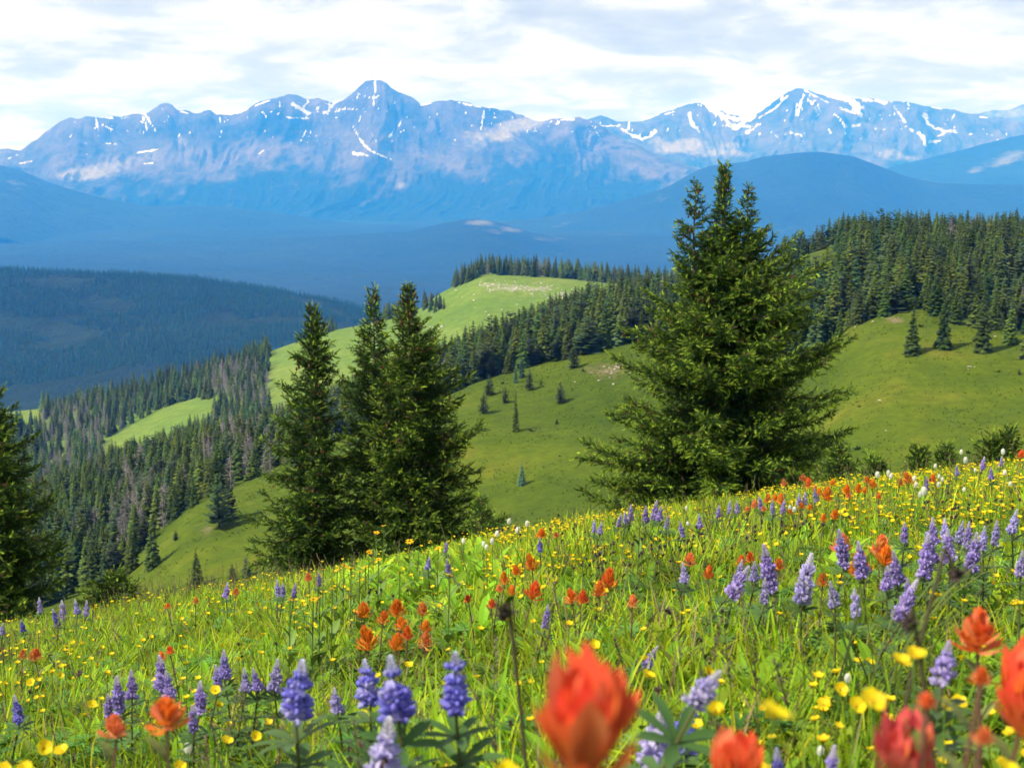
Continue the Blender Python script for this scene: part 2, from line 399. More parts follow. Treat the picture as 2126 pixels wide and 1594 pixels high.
# ---- mountains
def mountain(name, sky, Y, treeline, snow, sunlit_scree, seed, rel, top_snow):
    sky = [(a, b, Y) for a, b in sky]
    tl = np.array(treeline, float)
    rows = [[(a, 520, Y*.80) for a, b, _ in sky],
            [(a, max(430, b+30), Y*.88) for a, b, _ in sky],
            [(a, b+(430-b)*.5 if b < 420 else b+14, Y*.945) for a, b, _ in sky], sky,
            [(a, b+45, Y*1.07) for a, b, _ in sky]]
    s = Sheet(rows, -1300, 3400, 1500, 40, smooth=3)
    T = s.T[:, None]
    w = np.clip(T/1.0, 0, 1)*np.clip((3.0-T)*2.2, .0, 1)*np.where(T > 3, 0, 1)+np.where(T > 3, np.clip(T-3, 0, 1), 0)
    X, Yy, Z = s.P[..., 0], s.P[..., 1], s.P[..., 2]
    wx = fbm(X/1500, Yy/1500, 3, seed+50)*.7
    r = ridged(X/800+wx, Yy/3000+Z/3000, 6, seed, .58)-.55
    s.P[..., 1] -= w*r*rel*1.4
    s.P[..., 2] += w*r*rel*.30
    r2 = ridged(X/260+wx*2, Yy/900+Z/1100, 4, seed+20, .6)-.5
    s.P[..., 1] -= w*r2*130; s.P[..., 2] += w*r2*38
    s.P[..., 2] += (22*fbm(X/150, Yy/300, 5, seed+5, .6)-18*np.maximum(0, fbm(X/90, Yy/400, 3, seed+6)))*np.clip(T-2.2, 0, .8)/.8
    s.U, s.V, _ = to_px(s.P)
    U, V = s.U, s.V; c = np.zeros((*s.P.shape[:2], 3))
    wob = fbm(U/35, V/35, 4, seed+9)
    def stroke(pts, wd, k=1.):
        best = np.full(U.shape, 1e9)
        for (a, b), (a2, b2) in zip(pts[:-1], pts[1:]):
            dx, dy = a2-a, b2-b; t = np.clip(((U-a)*dx+(V-b)*dy)/(dx*dx+dy*dy+1e-6), 0, 1)
            best = np.minimum(best, np.hypot(U-a-t*dx, V-b-t*dy))
        return k*np.clip(1.15-best/wd, 0, 1)
    rag = fbm(U/5, V/7, 3, seed+3); rag2 = fbm(U/22, V/14, 2, seed+4)
    for pts, wd in snow: c[..., 0] = np.maximum(c[..., 0], stroke(pts, (wd*(1.0 if Y < 17000 else 1.35)+.7)*np.clip(1+1.1*rag+.7*rag2, .25, 2.2)))
    # drifts lying in gullies high on the slopes
    gully = np.clip(-r*3-.25, 0, 1)*np.clip((top_snow-V)/50, 0, 1)
    spot = np.clip(fbm(U/5+V/16, V/10, 3, seed+14)*3.4-1.5+1.2*gully, 0, 1)*np.clip((top_snow+40-V)/40, 0, 1)
    c[..., 0] = np.maximum(c[..., 0], spot*.95)
    for a, b, ra, rb, k in sunlit_scree: c[..., 1] += k*np.exp(-((U-a)/ra)**2-((V-b)/rb)**2)  # pale bare rock, with the sunlight on it painted into the colour
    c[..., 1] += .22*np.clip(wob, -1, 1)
    tv = np.interp(U, tl[:, 0], tl[:, 1]); c[..., 2] = np.clip(.5+(V-tv)/60+wob*.9, 0, 1)
    s.mesh(name, M_mount, c); return s

def mount_mat():
    m, nt, N, L = nmat('mountain_rock')
    out = N.new('ShaderNodeOutputMaterial'); bs = N.new('ShaderNodeBsdfPrincipled'); bs.inputs['Roughness'].default_value = .95; bs.inputs['Specular IOR Level'].default_value = .1
    ge = N.new('ShaderNodeNewGeometry')
    def noise(s, d=6, r=.6):
        n = N.new('ShaderNodeTexNoise'); n.inputs['Scale'].default_value = s; n.inputs['Detail'].default_value = d; n.inputs['Roughness'].default_value = r
        L.new(ge.outputs['Position'], n.inputs['Vector']); return n.outputs[0]
    at = N.new('ShaderNodeAttribute'); at.attribute_name = 'col'; sp = N.new('ShaderNodeSeparateColor'); L.new(at.outputs['Color'], sp.inputs[0])
    r = N.new('ShaderNodeValToRGB'); e = r.color_ramp.elements; e[0].position = .38; e[0].color = (.03, .03, .036, 1); e[1].position = .62; e[1].color = (.26, .205, .20, 1)
    L.new(noise(.0016, 9, .7), r.inputs[0]); c = r.outputs[0]
    def layer(c, ch, colr, ns, lo, hi, amt):
        a = N.new('ShaderNodeMath'); a.operation = 'MULTIPLY_ADD'; a.inputs[1].default_value = amt; a.inputs[2].default_value = -amt*.5; L.new(noise(ns, 6, .75), a.inputs[0])
        b = N.new('ShaderNodeMath'); b.operation = 'ADD'; L.new(a.outputs[0], b.inputs[0]); L.new(sp.outputs[ch], b.inputs[1])
        d = N.new('ShaderNodeMapRange'); d.inputs['From Min'].default_value = lo; d.inputs['From Max'].default_value = hi; L.new(b.outputs[0], d.inputs['Value'])
        mx = N.new('ShaderNodeMix'); mx.data_type = 'RGBA'; L.new(d.outputs[0], mx.inputs[0]); L.new(c, mx.inputs[6]); mx.inputs[7].default_value = (*colr, 1); return mx.outputs[2]
    c = layer(c, 1, (.50, .44, .36), .009, .45, 1.1, 1.6)  # scree tone with painted sunlight
    c = layer(c, 2, (.014, .028, .016), .005, .25, .95, 1.5)
    c = layer(c, 0, (.92, .93, .95), .03, .45, .60, .9)
    L.new(c, bs.inputs['Base Color'])
    bp = N.new('ShaderNodeBump'); bp.inputs['Strength'].default_value = 1; bp.inputs['Distance'].default_value = 130
    L.new(noise(.006, 10, .75), bp.inputs['Height']); L.new(bp.outputs[0], bs.inputs['Normal'])
    L.new(bs.outputs[0], out.inputs['Surface']); return m
M_mount = mount_mat()

SKY1 = [(-1300,380),(-600,330),(-300,345),(-100,318),(0,311),(20,309),(42,316),(62,300),(82,283),(110,262),(132,250),(147,245),(160,248),(180,243),(205,244),(232,241),(252,243),(270,238),(287,236),(300,238),(318,226),(330,219),(347,216),(358,219),(370,230),(388,229),(402,234),(425,230),(437,229),(448,237),(475,239),(500,236),(520,222),(540,210),(560,204),(580,201),(600,194),(618,198),(640,207),(660,205),(672,210),(695,215),(712,208),(730,193),(748,180),(760,170),(775,167),(788,165),(800,172),(812,184),(832,195),(850,201),(865,208),(874,216),(900,212),(935,209),(960,212),(1000,220),(1030,228),(1060,233),(1085,240),(1115,251),(1140,250),(1160,247),(1200,244),(1225,249),(1250,262),(1290,285),(1340,310),(1380,328),(1450,348),(1600,390),(2126,430),(3400,440)]
TL1 = [(-1300,420),(0,400),(100,415),(200,412),(300,380),(420,350),(520,345),(620,338),(700,352),(770,395),(830,400),(880,370),(930,352),(1000,345),(1060,338),(1130,325),(1200,318),(1300,345),(1400,375),(3400,420)]
SNOW1 = [([(779,169),(779,190),(774,205),(776,219)],2.2),([(742,196),(760,201),(776,205),(786,199)],1.6),([(733,263),(745,285),(758,303),(775,316),(800,326),(812,331)],2.4),([(735,318),(762,323)],3),([(750,238),(745,254)],1.8),([(771,277),(783,296)],1.5),
 ([(608,216),(622,226),(642,236)],3.4),([(579,211),(582,226),(583,243)],1.6),([(545,233),(556,246)],3),([(596,244),(642,247)],2.2),([(530,220),(545,214),(560,209)],1.4),([(640,212),(630,222)],2),([(700,230),(720,226),(741,228)],1.5),([(672,235),(688,230)],2.2),
 ([(874,217),(893,214)],2.4),([(953,213),(975,218),(1000,223)],2.2),([(1006,226),(1002,246),(998,270)],1.6),([(200,250),(203,272)],2.2),([(213,260),(232,269)],2),([(296,241),(302,255),(305,273)],1.8),([(300,238),(312,255),(322,271)],2.4),([(455,242),(459,256)],1.6),([(466,241),(473,250)],1.6),
 ([(220,298),(242,300)],1.8),([(178,297),(180,322)],1.3),([(285,318),(330,310)],2.2),([(635,272),(625,292)],1.3),([(818,270),(808,284)],2),([(833,252),(828,262)],1.8),([(1230,262),(1245,284)],1.6),([(15,330),(35,322)],1.8),([(40,340),(70,334)],1.8),([(300,340),(318,339)],1.6),([(538,320),(548,312)],1.2),([(205,243),(235,246)],2),([(376,232),(392,236)],2),([(1165,249),(1190,248)],2)]
SUNLIT_SCREE1 = [(150,365,45,12,1.1),(200,355,60,18,.9),(250,335,40,20,.5),(315,325,35,18,.8),(380,293,18,16,.9),(430,280,30,8,.4),(1035,285,45,16,1.2),(1075,262,42,12,1.4),(1100,252,30,7,1.2),(985,300,30,22,.5),(960,350,25,8,.5),(830,385,25,10,.8),(905,395,10,12,.6),(340,415,25,8,.6),(450,400,20,6,.3),(960,280,40,40,.35),(700,300,80,30,.2),(1230,360,50,22,.35),(1100,440,18,8,1.),(1040,405,8,8,.6)]
SKY2 = [(-1300,440),(900,380),(1100,300),(1180,262),(1215,249),(1233,244),(1248,239),(1262,244),(1280,254),(1295,252),(1318,253),(1336,252),(1360,243),(1388,231),(1405,225),(1420,220),(1445,212),(1455,214),(1470,222),(1490,229),(1512,236),(1540,242),(1564,240),(1580,232),(1596,220),(1615,206),(1636,192),(1650,187),(1662,184),(1678,188),(1693,194),(1715,201),(1740,204),(1765,207),(1792,205),(1825,208),(1854,210),(1880,212),(1906,218),(1945,222),(1983,230),(2010,236),(2035,237),(2050,243),(2080,243),(2100,250),(2126,255),(2300,262),(2500,230),(2700,240),(3400,300)]
TL2 = [(-1300,330),(1500,345),(1800,345),(2126,330),(3400,330)]
SNOW2 = [([(1432,236),(1435,252),(1441,262),(1452,274)],3.4),([(1470,222),(1490,234),(1505,246),(1518,262),(1535,262),(1550,252),(1566,240)],4),([(1500,240),(1530,248),(1560,243)],4),([(1290,268),(1310,280),(1330,288),(1350,284),(1362,273)],3.2),([(1306,254),(1305,270)],1.6),([(1245,262),(1285,262)],1.6),([(1668,198),(1662,215),(1657,242)],2.2),([(1672,188),(1690,198),(1720,214)],2.2),([(1682,209),(1696,232)],2),([(1698,215),(1702,228)],1.6),
 ([(1692,191),(1720,200),(1750,208)],3),([(1735,202),(1765,212),(1788,240)],4.5),([(1755,206),(1790,224)],5),([(1818,209),(1838,213)],3.2),([(1790,206),(1812,210)],2),([(1720,226),(1740,243),(1756,264)],1.8),([(1853,219),(1866,236),(1880,256)],2),([(1920,240),(1926,254),(1940,266),(1960,272),(1985,273)],4),([(1948,282),(1968,272)],3.5),([(1908,276),(1920,290),(1922,304)],4.5),([(1520,270),(1545,262),(1565,264)],3),([(1550,275),(1570,265)],3),([(1575,245),(1610,225),(1635,200)],1.6),
 ([(1600,275),(1615,285)],2.5),([(1640,275),(1665,283)],2.2),([(1770,262),(1785,258)],2),([(2035,243),(2050,245)],2),([(1935,222),(1955,225)],1.6),([(1720,268),(1724,278)],1.6),([(1930,295),(1950,293)],3),([(1400,232),(1380,238)],1.4),([(1500,262),(1512,262)],2.6),([(1745,225),(1775,235)],2),([(1880,262),(1895,272)],2)]
SUNLIT_SCREE2 = [(1395,310,40,14,1.2),(1440,298,40,12,1.2),(1490,318,50,12,1.1),(1520,300,30,10,.8),(1845,320,40,14,1.1),(1770,300,40,10,.6),(1700,300,60,14,.3),(1640,290,50,14,.3),(1360,290,25,10,.8),(1560,320,30,8,.5),(1900,330,40,8,.7)]
SKY3 = [(-1300,470),(1800,330),(1980,250),(2035,236),(2060,228),(2090,231),(2110,222),(2140,212),(2200,205),(2300,230),(2500,260),(3400,300)]
mountain('mountains', SKY1, 15000, TL1, SNOW1, SUNLIT_SCREE1, 60, 260, 285)
mountain('mountains', SKY2, 19000, TL2, SNOW2, SUNLIT_SCREE2, 75, 300, 285)
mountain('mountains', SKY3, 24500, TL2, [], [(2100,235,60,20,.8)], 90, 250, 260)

# ---- the air between here and the mountains
def haze_box():
    x0, x1, y0, y1, z0, z1 = -16000, 16000, -2500, 27500, ZLOW-1, ZHIGH+25
    v = [(x, y, z) for x in (x0, x1) for y in (y0, y1) for z in (z0, z1)]
    f = [(0, 1, 3, 2), (4, 6, 7, 5), (0, 4, 5, 1), (2, 3, 7, 6), (0, 2, 6, 4), (1, 5, 7, 3)]
    m, nt, N, L = nmat('haze')
    out = N.new('ShaderNodeOutputMaterial'); pv = N.new('ShaderNodeVolumePrincipled')
    pv.inputs['Color'].default_value = (0.035, 0.27, 1.0, 1); pv.inputs['Absorption Color'].default_value = (1, 1, 1, 1)
    pv.inputs['Density'].default_value = HAZE_D; pv.inputs['Anisotropy'].default_value = 0.0
    pv.inputs['Density Attribute'].default_value = ''
    pv.inputs['Blackbody Intensity'].default_value = 0; pv.inputs['Emission Strength'].default_value = 0
    L.new(pv.outputs[0], out.inputs['Volume'])
    tag(link('haze', mesh('haze', v, f, m)), kind='stuff')
HAZE_D = 1.14e-4
lo, hi = [], []
for o in scene.objects:
    if o.type == 'MESH':
        a = np.empty(len(o.data.vertices)*3, np.float32); o.data.vertices.foreach_get('co', a); lo.append(a[2::3].min()); hi.append(a[2::3].max())
ZLOW, ZHIGH = float(min(lo)), float(max(hi))
haze_box()

# ------------------------------------------------------------------ near spruces
def shoot_proto(seed, n=15):
    r = np.random.default_rng(seed); v = []; f = []
    for i in range(n):
        x = (i+.5)/n*.9; ph = i*2.4+r.random()*.5; a = math.radians(r.uniform(35, 60)) if i < n-3 else math.radians(18)
        d = np.array([math.cos(a), math.sin(a)*math.cos(ph), math.sin(a)*math.sin(ph)]); L = r.uniform(.26, .36)
        s = np.cross(d, r.normal(size=3)); s /= np.linalg.norm(s); b = np.array([x, 0, 0])
        v += [b-s*.062, b+s*.062, b+d*L*1.05]; f.append([3*i, 3*i+1, 3*i+2])
    return np.array(v), np.array(f)
SHOOTS = [shoot_proto(s) for s in (1, 2, 3)]

def near_spruce(label, u0, ytree, vtop, env, seed, group=None, leaders=(), nbr=150, cones=60, base=None, thick=.075, shoot=.100, dens=1.2, name='spruce_tree', low=.03):
    """env: rows (v, left half-width, right half-width) in photo pixels, measured at the tree's own distance"""
    r = np.random.default_rng(seed); rr = random.Random(seed)
    x0 = px(u0, 900, ytree)[0]; z0 = float(meadow_z(x0, ytree))
    env = np.array(env, float); zt = float(px(u0, vtop, ytree)[2]); H = zt-z0; k = ytree/FPX
    ez = px(np.full(len(env), u0), env[:, 0], ytree)[:, 2]-z0
    order = np.argsort(ez)
    def width(z, ph):
        l = np.interp(z, ez[order], env[order, 1]*k); q = np.interp(z, ez[order], env[order, 2]*k); c = (1+math.cos(ph))/2
        return q*c+l*(1-c)
    root = bpy.data.objects.new(name, None); scene.collection.objects.link(root); root.location = (x0, ytree, z0-.05)
    tag(root, label, 'tree', group)
    T = MB(); C = MB(); W = []
    stems = [(0., 0., 0., H, thick)]+[(dx*k, dy, zb*H, float(px(u0, vt, ytree)[2])-z0, thick*.45) for dx, dy, zb, vt in leaders]
    tips = []; dirs = []; cols = []; cone_pts = []
    for si, (sx, sy, zb, zt_, th) in enumerate(stems):
        n = 14; tt = np.linspace(0, 1, n)
        bend = np.stack([sx*np.minimum(1, tt*3)+.03*H*.3*np.sin(tt*5+seed)*(tt*(1-tt)*2), sy*np.minimum(1, tt*3)+0*tt, zb+(zt_-zb)*tt], -1)
        T.tube(bend, np.maximum(.006, th*(1-tt)**.8), (.085, .065, .05), 8)
        nb = int(nbr*2.0) if si == 0 else int(nbr*.22)
        for b in range(nb):
            q = (b+r.random())/nb
            z = zb+(zt_-zb)*(low+(1-low)*q**(1.2 if si == 0 else 1)) if si == 0 else zb+(zt_-zb)*(.18+.82*q)
            t = (z-zb)/(zt_-zb); c = np.array([np.interp(t, tt, bend[:, i]) for i in range(3)])
            ph = b*2.399963+r.normal()*.35
            wmax = width(z, ph)*(1.05 if z < .55*H else 1.03)*(1+.20*float(fbm(z*1.6+seed*3.1, ph*1.1+3, 2, seed)))
            if si == 0:
                L = wmax*(r.uniform(.80, 1.12) if r.random() < .72 else r.uniform(.4, .8))
                if r.random() < .08: L *= 1.13
                L = max(L, .10+.05*r.random())
            else: L = max(.09, min(.42, (zt_-z)*.38+.07)*r.uniform(.6, 1.1))
            zr = z/H; el = math.radians(np.interp(zr, [0, .25, .6, .9, 1], [-6, 2, 14, 34, 62])+r.normal()*7)
            m = max(4, int(L/.1)); s = np.linspace(0, 1, m)
            droop = -np.interp(zr, [0, .4, 1], [.16, .10, 0])*L
            pr = s*L*math.cos(el); pz = s*L*math.sin(el)+droop*np.sin(s*PI*.85)+.06*L*s**3
            wig = np.cumsum(r.normal(size=m)*.02*L)/2
            P = c+np.stack([pr*math.cos(ph)-wig*math.sin(ph), pr*math.sin(ph)+wig*math.cos(ph), pz], -1)
            T.tube(P, np.maximum(.003, (.006+.010*L)*(1-s*.9)), (.10, .075, .055), 4)
            # branchlets fanned in the plane of the branch
            D = np.gradient(P, axis=0); D /= np.linalg.norm(D, axis=1)[:, None]
            nbl = max(3, int(L/.052*dens)); young = np.clip((L-.1)/.6, .2, 1)
            for j in range(nbl*2):
                sj = (j+1+r.random())/(nbl*2+1); sj = min(1, .08+.92*sj)
                p = np.array([np.interp(sj, s, P[:, i]) for i in range(3)]); dd = D[min(m-1, int(sj*(m-1)))]
                side = np.cross(dd, [0, 0, 1.]); side /= np.linalg.norm(side)+1e-9
                if j % 2: side = -side
                a = math.radians(r.uniform(38, 62)); w = dd*math.cos(a)+side*math.sin(a)+np.array([0, 0, r.normal()*.42-.05]); w /= np.linalg.norm(w)
                bl = (.30*L*(1-sj*.86)+.07)*r.uniform(.6, 1.15)*(1 if r.random() < .93 else 1.4); bl = min(bl, .5)
                ns = max(1, int(round(bl/(shoot*.62))))
                inner = np.clip(1-(pr[-1] and sj), 0, 1)
                for i in range(ns):
                    q_ = i/max(1, ns); pos = p+w*bl*q_
                    pos = pos+np.array([0, 0, -.04*bl*(q_)])
                    jd = w+r.normal(size=3)*.22
                    if i % 2 and ns > 1: jd = w*.7+side*(.6 if r.random() < .5 else -.6)+r.normal(size=3)*.15
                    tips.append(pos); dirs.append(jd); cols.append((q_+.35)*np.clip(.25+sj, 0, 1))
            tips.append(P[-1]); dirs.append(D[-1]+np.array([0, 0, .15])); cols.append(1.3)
            if zr > .45 and r.random() < .55*cones/nbr: cone_pts.append(P[int(m*.7)]+np.array([0, 0, -.03]))
        # the leader's own whips
        for i in range(9):
            tips.append(bend[-1]-np.array([0, 0, .03+.05*i])); dirs.append(np.array([r.normal()*.35, r.normal()*.35, 1.])); cols.append(1.2)
        tips.append(bend[-1]-np.array([0, 0, .02])); dirs.append(np.array([0, 0, 1.])); cols.append(1.3)
    tips = np.array(tips); dirs = np.array(dirs); cols = np.array(cols); N = len(tips)
    sc = shoot*r.uniform(.8, 1.25, N); R = frames(dirs, r.random(N)*6.28, sc)
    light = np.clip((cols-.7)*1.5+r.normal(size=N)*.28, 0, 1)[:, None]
    old = np.array([.034, .078, .008]); new = np.array([.33, .46, .04])  # young growth, its brighter colour also painting sunlight on the tips
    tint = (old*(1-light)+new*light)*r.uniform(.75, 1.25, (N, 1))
    brown = r.random(N) < .035; tint[brown] = np.array([.13, .075, .035])
    which = r.integers(0, 3, N)
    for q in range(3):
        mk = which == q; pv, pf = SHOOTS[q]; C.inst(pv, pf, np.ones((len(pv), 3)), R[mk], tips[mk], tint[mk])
    tr = link('trunk', T.mesh('trunk', M_bark, True), root); cr = link('crown', C.mesh('crown', M_needle), root)
    if cone_pts:
        K = MB(); cv = []; cf = []
        a = np.arange(6)*PI/3
        ringz = [(0, .3), (.35, 1), (.75, .8), (1, .15)]
        for zz_, rd in ringz: cv += [(math.cos(x)*rd*.3, math.sin(x)*rd*.3, -zz_) for x in a]
        for i in range(3):
            for j in range(6): cf += [(i*6+j, i*6+(j+1) % 6, i*6+6+(j+1) % 6), (i*6+j, i*6+6+(j+1) % 6, i*6+6+j)]
        pts = []
        for p in cone_pts:
            for _ in range(3): pts.append(p+r.normal(size=3)*.05)
        pts = np.array(pts); Rk = np.tile(np.eye(3), (len(pts), 1, 1))*r.uniform(.05, .075, len(pts))[:, None, None]
        K.inst(np.array(cv), np.array(cf), np.full((24, 3), 1.)*np.array([.115, .055, .028]), Rk, pts)
        tag(link('cones', K.mesh('cones', M_bark, True), cr), kind='stuff')
    return root

SP = 'tall spruces standing just beyond the meadow crest'
near_spruce('largest spruce, three-topped and broad, right of centre behind the flower meadow', 1490, 24, 350,
    [(350,0,2),(385,10,18),(420,18,26),(460,24,34),(500,38,55),(530,80,90),(570,95,160),(610,105,205),(650,140,195),(700,185,200),(760,205,230),(800,222,240),(850,215,225),(900,245,235),(930,250,275),(980,262,245),(1010,285,250),(1060,300,260),(1150,290,230),(1250,200,180)],
    1, SP, leaders=[(-56, .05, .60, 378), (50, -.05, .62, 388)], nbr=215, cones=60)
near_spruce('slim double-tipped spruce, left of the two fuller ones behind the golden flowers', 652, 24, 640,
    [(640,2,2),(670,14,14),(700,25,24),(740,42,34),(765,42,44),(800,60,42),(840,74,42),(880,78,60),(930,88,75),(980,92,80),(1030,95,85),(1065,125,90),(1110,135,80),(1180,110,70),(1280,60,50)],
    2, SP, leaders=[(12, .04, .72, 655)], nbr=125, cones=70, thick=.055)
near_spruce('narrow-topped middle spruce of the left clump, behind its fuller right neighbour', 779, 24.9, 605,
    [(605,2,2),(640,14,14),(680,28,26),(720,55,40),(770,70,60),(820,82,70),(880,70,80),(960,70,85),(1060,70,90),(1160,70,90),(1280,50,50)],
    3, SP, nbr=120, cones=50, thick=.055)
near_spruce('full spruce with low spreading right branches, third from the left edge tree', 852, 23.6, 597,
    [(597,2,2),(630,14,14),(670,34,26),(700,42,50),(740,50,88),(790,70,100),(820,80,124),(860,85,118),(905,90,128),(950,92,158),(990,95,125),(1040,100,140),(1075,100,186),(1120,105,170),(1170,95,90),(1300,60,60)],
    4, SP, nbr=165, cones=70, thick=.065)
near_spruce('dark spruce cut off by the left edge of the picture, behind lupines', -25, 19, 790,
    [(790,4,4),(830,30,40),(860,50,50),(900,70,75),(940,80,95),(1000,90,92),(1060,100,112),(1110,110,128),(1170,120,115),(1240,130,120),(1330,110,100)],
    5, SP, nbr=120, cones=20, thick=.07)
SS = 'young spruces poking up behind the meadow crest'
def sapling(label, u, y, vt, w, seed, vb=1010, nb=46):
    near_spruce(label, u, y, vt, [(vt, 2, 2), (vt+(vb-vt)*.3, w*.45, w*.45), (vb-20, w, w), (vb+120, w*.8, w*.8)], seed, SS, nbr=nb, cones=0, thick=.03, shoot=.075, name='spruce_sapling', dens=.9)
sapling('low dark spruce seedling just right of the big three-topped spruce', 1745, 20, 925, 50, 11, 1000, 60)
sapling('squat spruce bush with two white flowers in front of it', 1822, 17, 957, 38, 12, 990)
sapling('upright little spruce behind the red paintbrushes on the crest', 1912, 17, 935, 26, 13, 985)
sapling('small spruce next right of the upright little one behind the red paintbrushes', 1966, 17.5, 932, 22, 14, 980)
sapling('thin spruce seedling near the right edge, left of its taller twin', 2056, 15, 915, 11, 15, 960, 36)
sapling('thin spruce seedling at the right edge of the crest, taller of two', 2090, 15, 898, 13, 16, 950, 40)
sapling('low spreading spruce bush at the left foot of the crest, behind the brown grasses', 225, 19, 1190, 75, 17, 1260, 70)
sapling('low spruce offshoot right of the left clump, beside the white flower heads', 1000, 21, 1040, 34, 18, 1100, 46)

# ------------------------------------------------------------------ forest trees
def conifer_data(seed, R=.17, layers=22, per=9, power=.85, droop=.35, base=.04, col=(.030, .050, .008), col2=(.080, .115, .016), jitter=.25, trunk=(.07, .055, .045), double=False):
    """unit-height conifer: drooping jagged boughs, each a folded leaf-like shape"""
    r = np.random.default_rng(seed); m = MB()
    tops = [(0, 0, 1.)]+([(.05, .02, .9)] if double else [])
    for tx, ty, ht in tops:
        m.tube([(tx, ty, 0), (tx, ty, ht*.55), (tx, ty, ht)], [.014, .009, .001], trunk, 5)
        for i in range(layers):
            t = (i+.5)/layers; z = ht*(base+(1-base)*t); rad = R*(1-t)**power*(1 if not double else .75)+.012
            n = max(4, int(per*(1-t*.5)))
            for j in range(n):
                a = j*2*PI/n+i*1.1+r.normal()*.25; L = rad*r.uniform(1-jitter, 1+jitter*.7)
                dr = droop*L*r.uniform(.6, 1.4)-.25*L*t; w = L*r.uniform(.20, .34)+.006
                ca, sa = math.cos(a), math.sin(a); zz_ = z+r.normal()*.012
                def P(x, y, h): return (tx+x*ca-y*sa, ty+x*sa+y*ca, zz_+h)
                v = [P(0, 0, .01), P(L*.45, w, -dr*.5-.3*w), P(L*.5, 0, -dr*.25+.01), P(L*.45, -w, -dr*.5-.3*w), P(L, 0, -dr), P(L*.85, w*.8, -dr*.95-.3*w), P(L*.85, -w*.8, -dr*.95-.3*w)]
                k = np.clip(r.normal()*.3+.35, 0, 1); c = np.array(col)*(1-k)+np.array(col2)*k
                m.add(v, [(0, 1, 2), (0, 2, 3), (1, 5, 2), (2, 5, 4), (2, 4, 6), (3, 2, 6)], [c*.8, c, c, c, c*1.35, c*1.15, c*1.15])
    return m
def dead_data(seed):
    r = np.random.default_rng(seed); m = MB(); c = np.array((.22, .195, .185))
    m.tube([(0, 0, 0), (.005, 0, .5), (0, 0, 1)], [.014, .009, .002], c, 5)
    for i in range(120):
        t = r.random()**.8; z = .08+.88*t; L = .15*(1-t)**.7*r.uniform(.5, 1.2)+.012; a = r.random()*6.28; e = r.normal()*.3-.1
        d = np.array([math.cos(a)*math.cos(e), math.sin(a)*math.cos(e), math.sin(e)]); s = np.cross(d, r.normal(size=3)); s /= np.linalg.norm(s)
        p = np.array([0, 0, z]); w = .004
        k = c*r.uniform(.7, 1.3)
        m.add([p-s*w, p+s*w, p+d*L], [(0, 1, 2)], k)
        for q in range(5):
            b = p+d*L*r.uniform(.3, 1); e2 = d*.5+r.normal(size=3)*.6; e2 /= np.linalg.norm(e2); s2 = np.cross(e2, s); s2 /= np.linalg.norm(s2)+1e-9
            m.add([b-s2*w*.8, b+s2*w*.8, b+e2*L*.5], [(0, 1, 2)], k)
    return m
CON = [conifer_data(100, .165), conifer_data(101, .14, 24, 9, .8, .45), conifer_data(102, .19, 20, 10, .9, .3, jitter=.3), conifer_data(103, .125, 24, 8, .75, .5),
       conifer_data(104, .16, 22, 9, .7, .3, double=True), conifer_data(105, .18, 21, 9, .8, .4, col=(.026, .050, .016), col2=(.055, .095, .030))]
PINE = [conifer_data(110, .26, 15, 9, .55, -.2, .1, (.035, .058, .018), (.06, .09, .025), .4), conifer_data(111, .22, 16, 9, .5, -.1, .06, (.035, .055, .02), (.06, .085, .028), .45)]
DEAD = [dead_data(120), dead_data(121)]
BLUE = [conifer_data(130, .17, 22, 11, .8, .2, .01, (.035, .075, .045), (.07, .13, .08), .12)]
me_con = [c.mesh('conifer', M_forest) for c in CON]; me_pine = [c.mesh('pine', M_forest) for c in PINE]
me_dead = [c.mesh('dead_conifer', M_dead) for c in DEAD]; me_blue = [c.mesh('spruce', M_forest) for c in BLUE]
LOWC = [conifer_data(140+i, .18, 9, 5, .8, .4, col=(.012, .042, .020), col2=(.022, .066, .030)) for i in range(4)]

def split_tree(name, data, mat, p, h, label, seed, group=None, wide=1.):
    """a lone tree: trunk and crown as parts"""
    v, f, c = data.data(); root = bpy.data.objects.new(name, None); scene.collection.objects.link(root)
    root.location = p; root.rotation_euler.z = seed*1.7; root.scale = (h*wide, h*wide, h); tag(root, label, 'tree', group)
    ntv = 15; nt = 20
    m1 = mesh('trunk', v[:ntv], f[:nt], M_bark, c[:ntv], True); m2 = mesh('crown', v[ntv:], f[nt:]-ntv, mat, c[ntv:])
    link('trunk', m1, root); link('crown', m2, root); return root

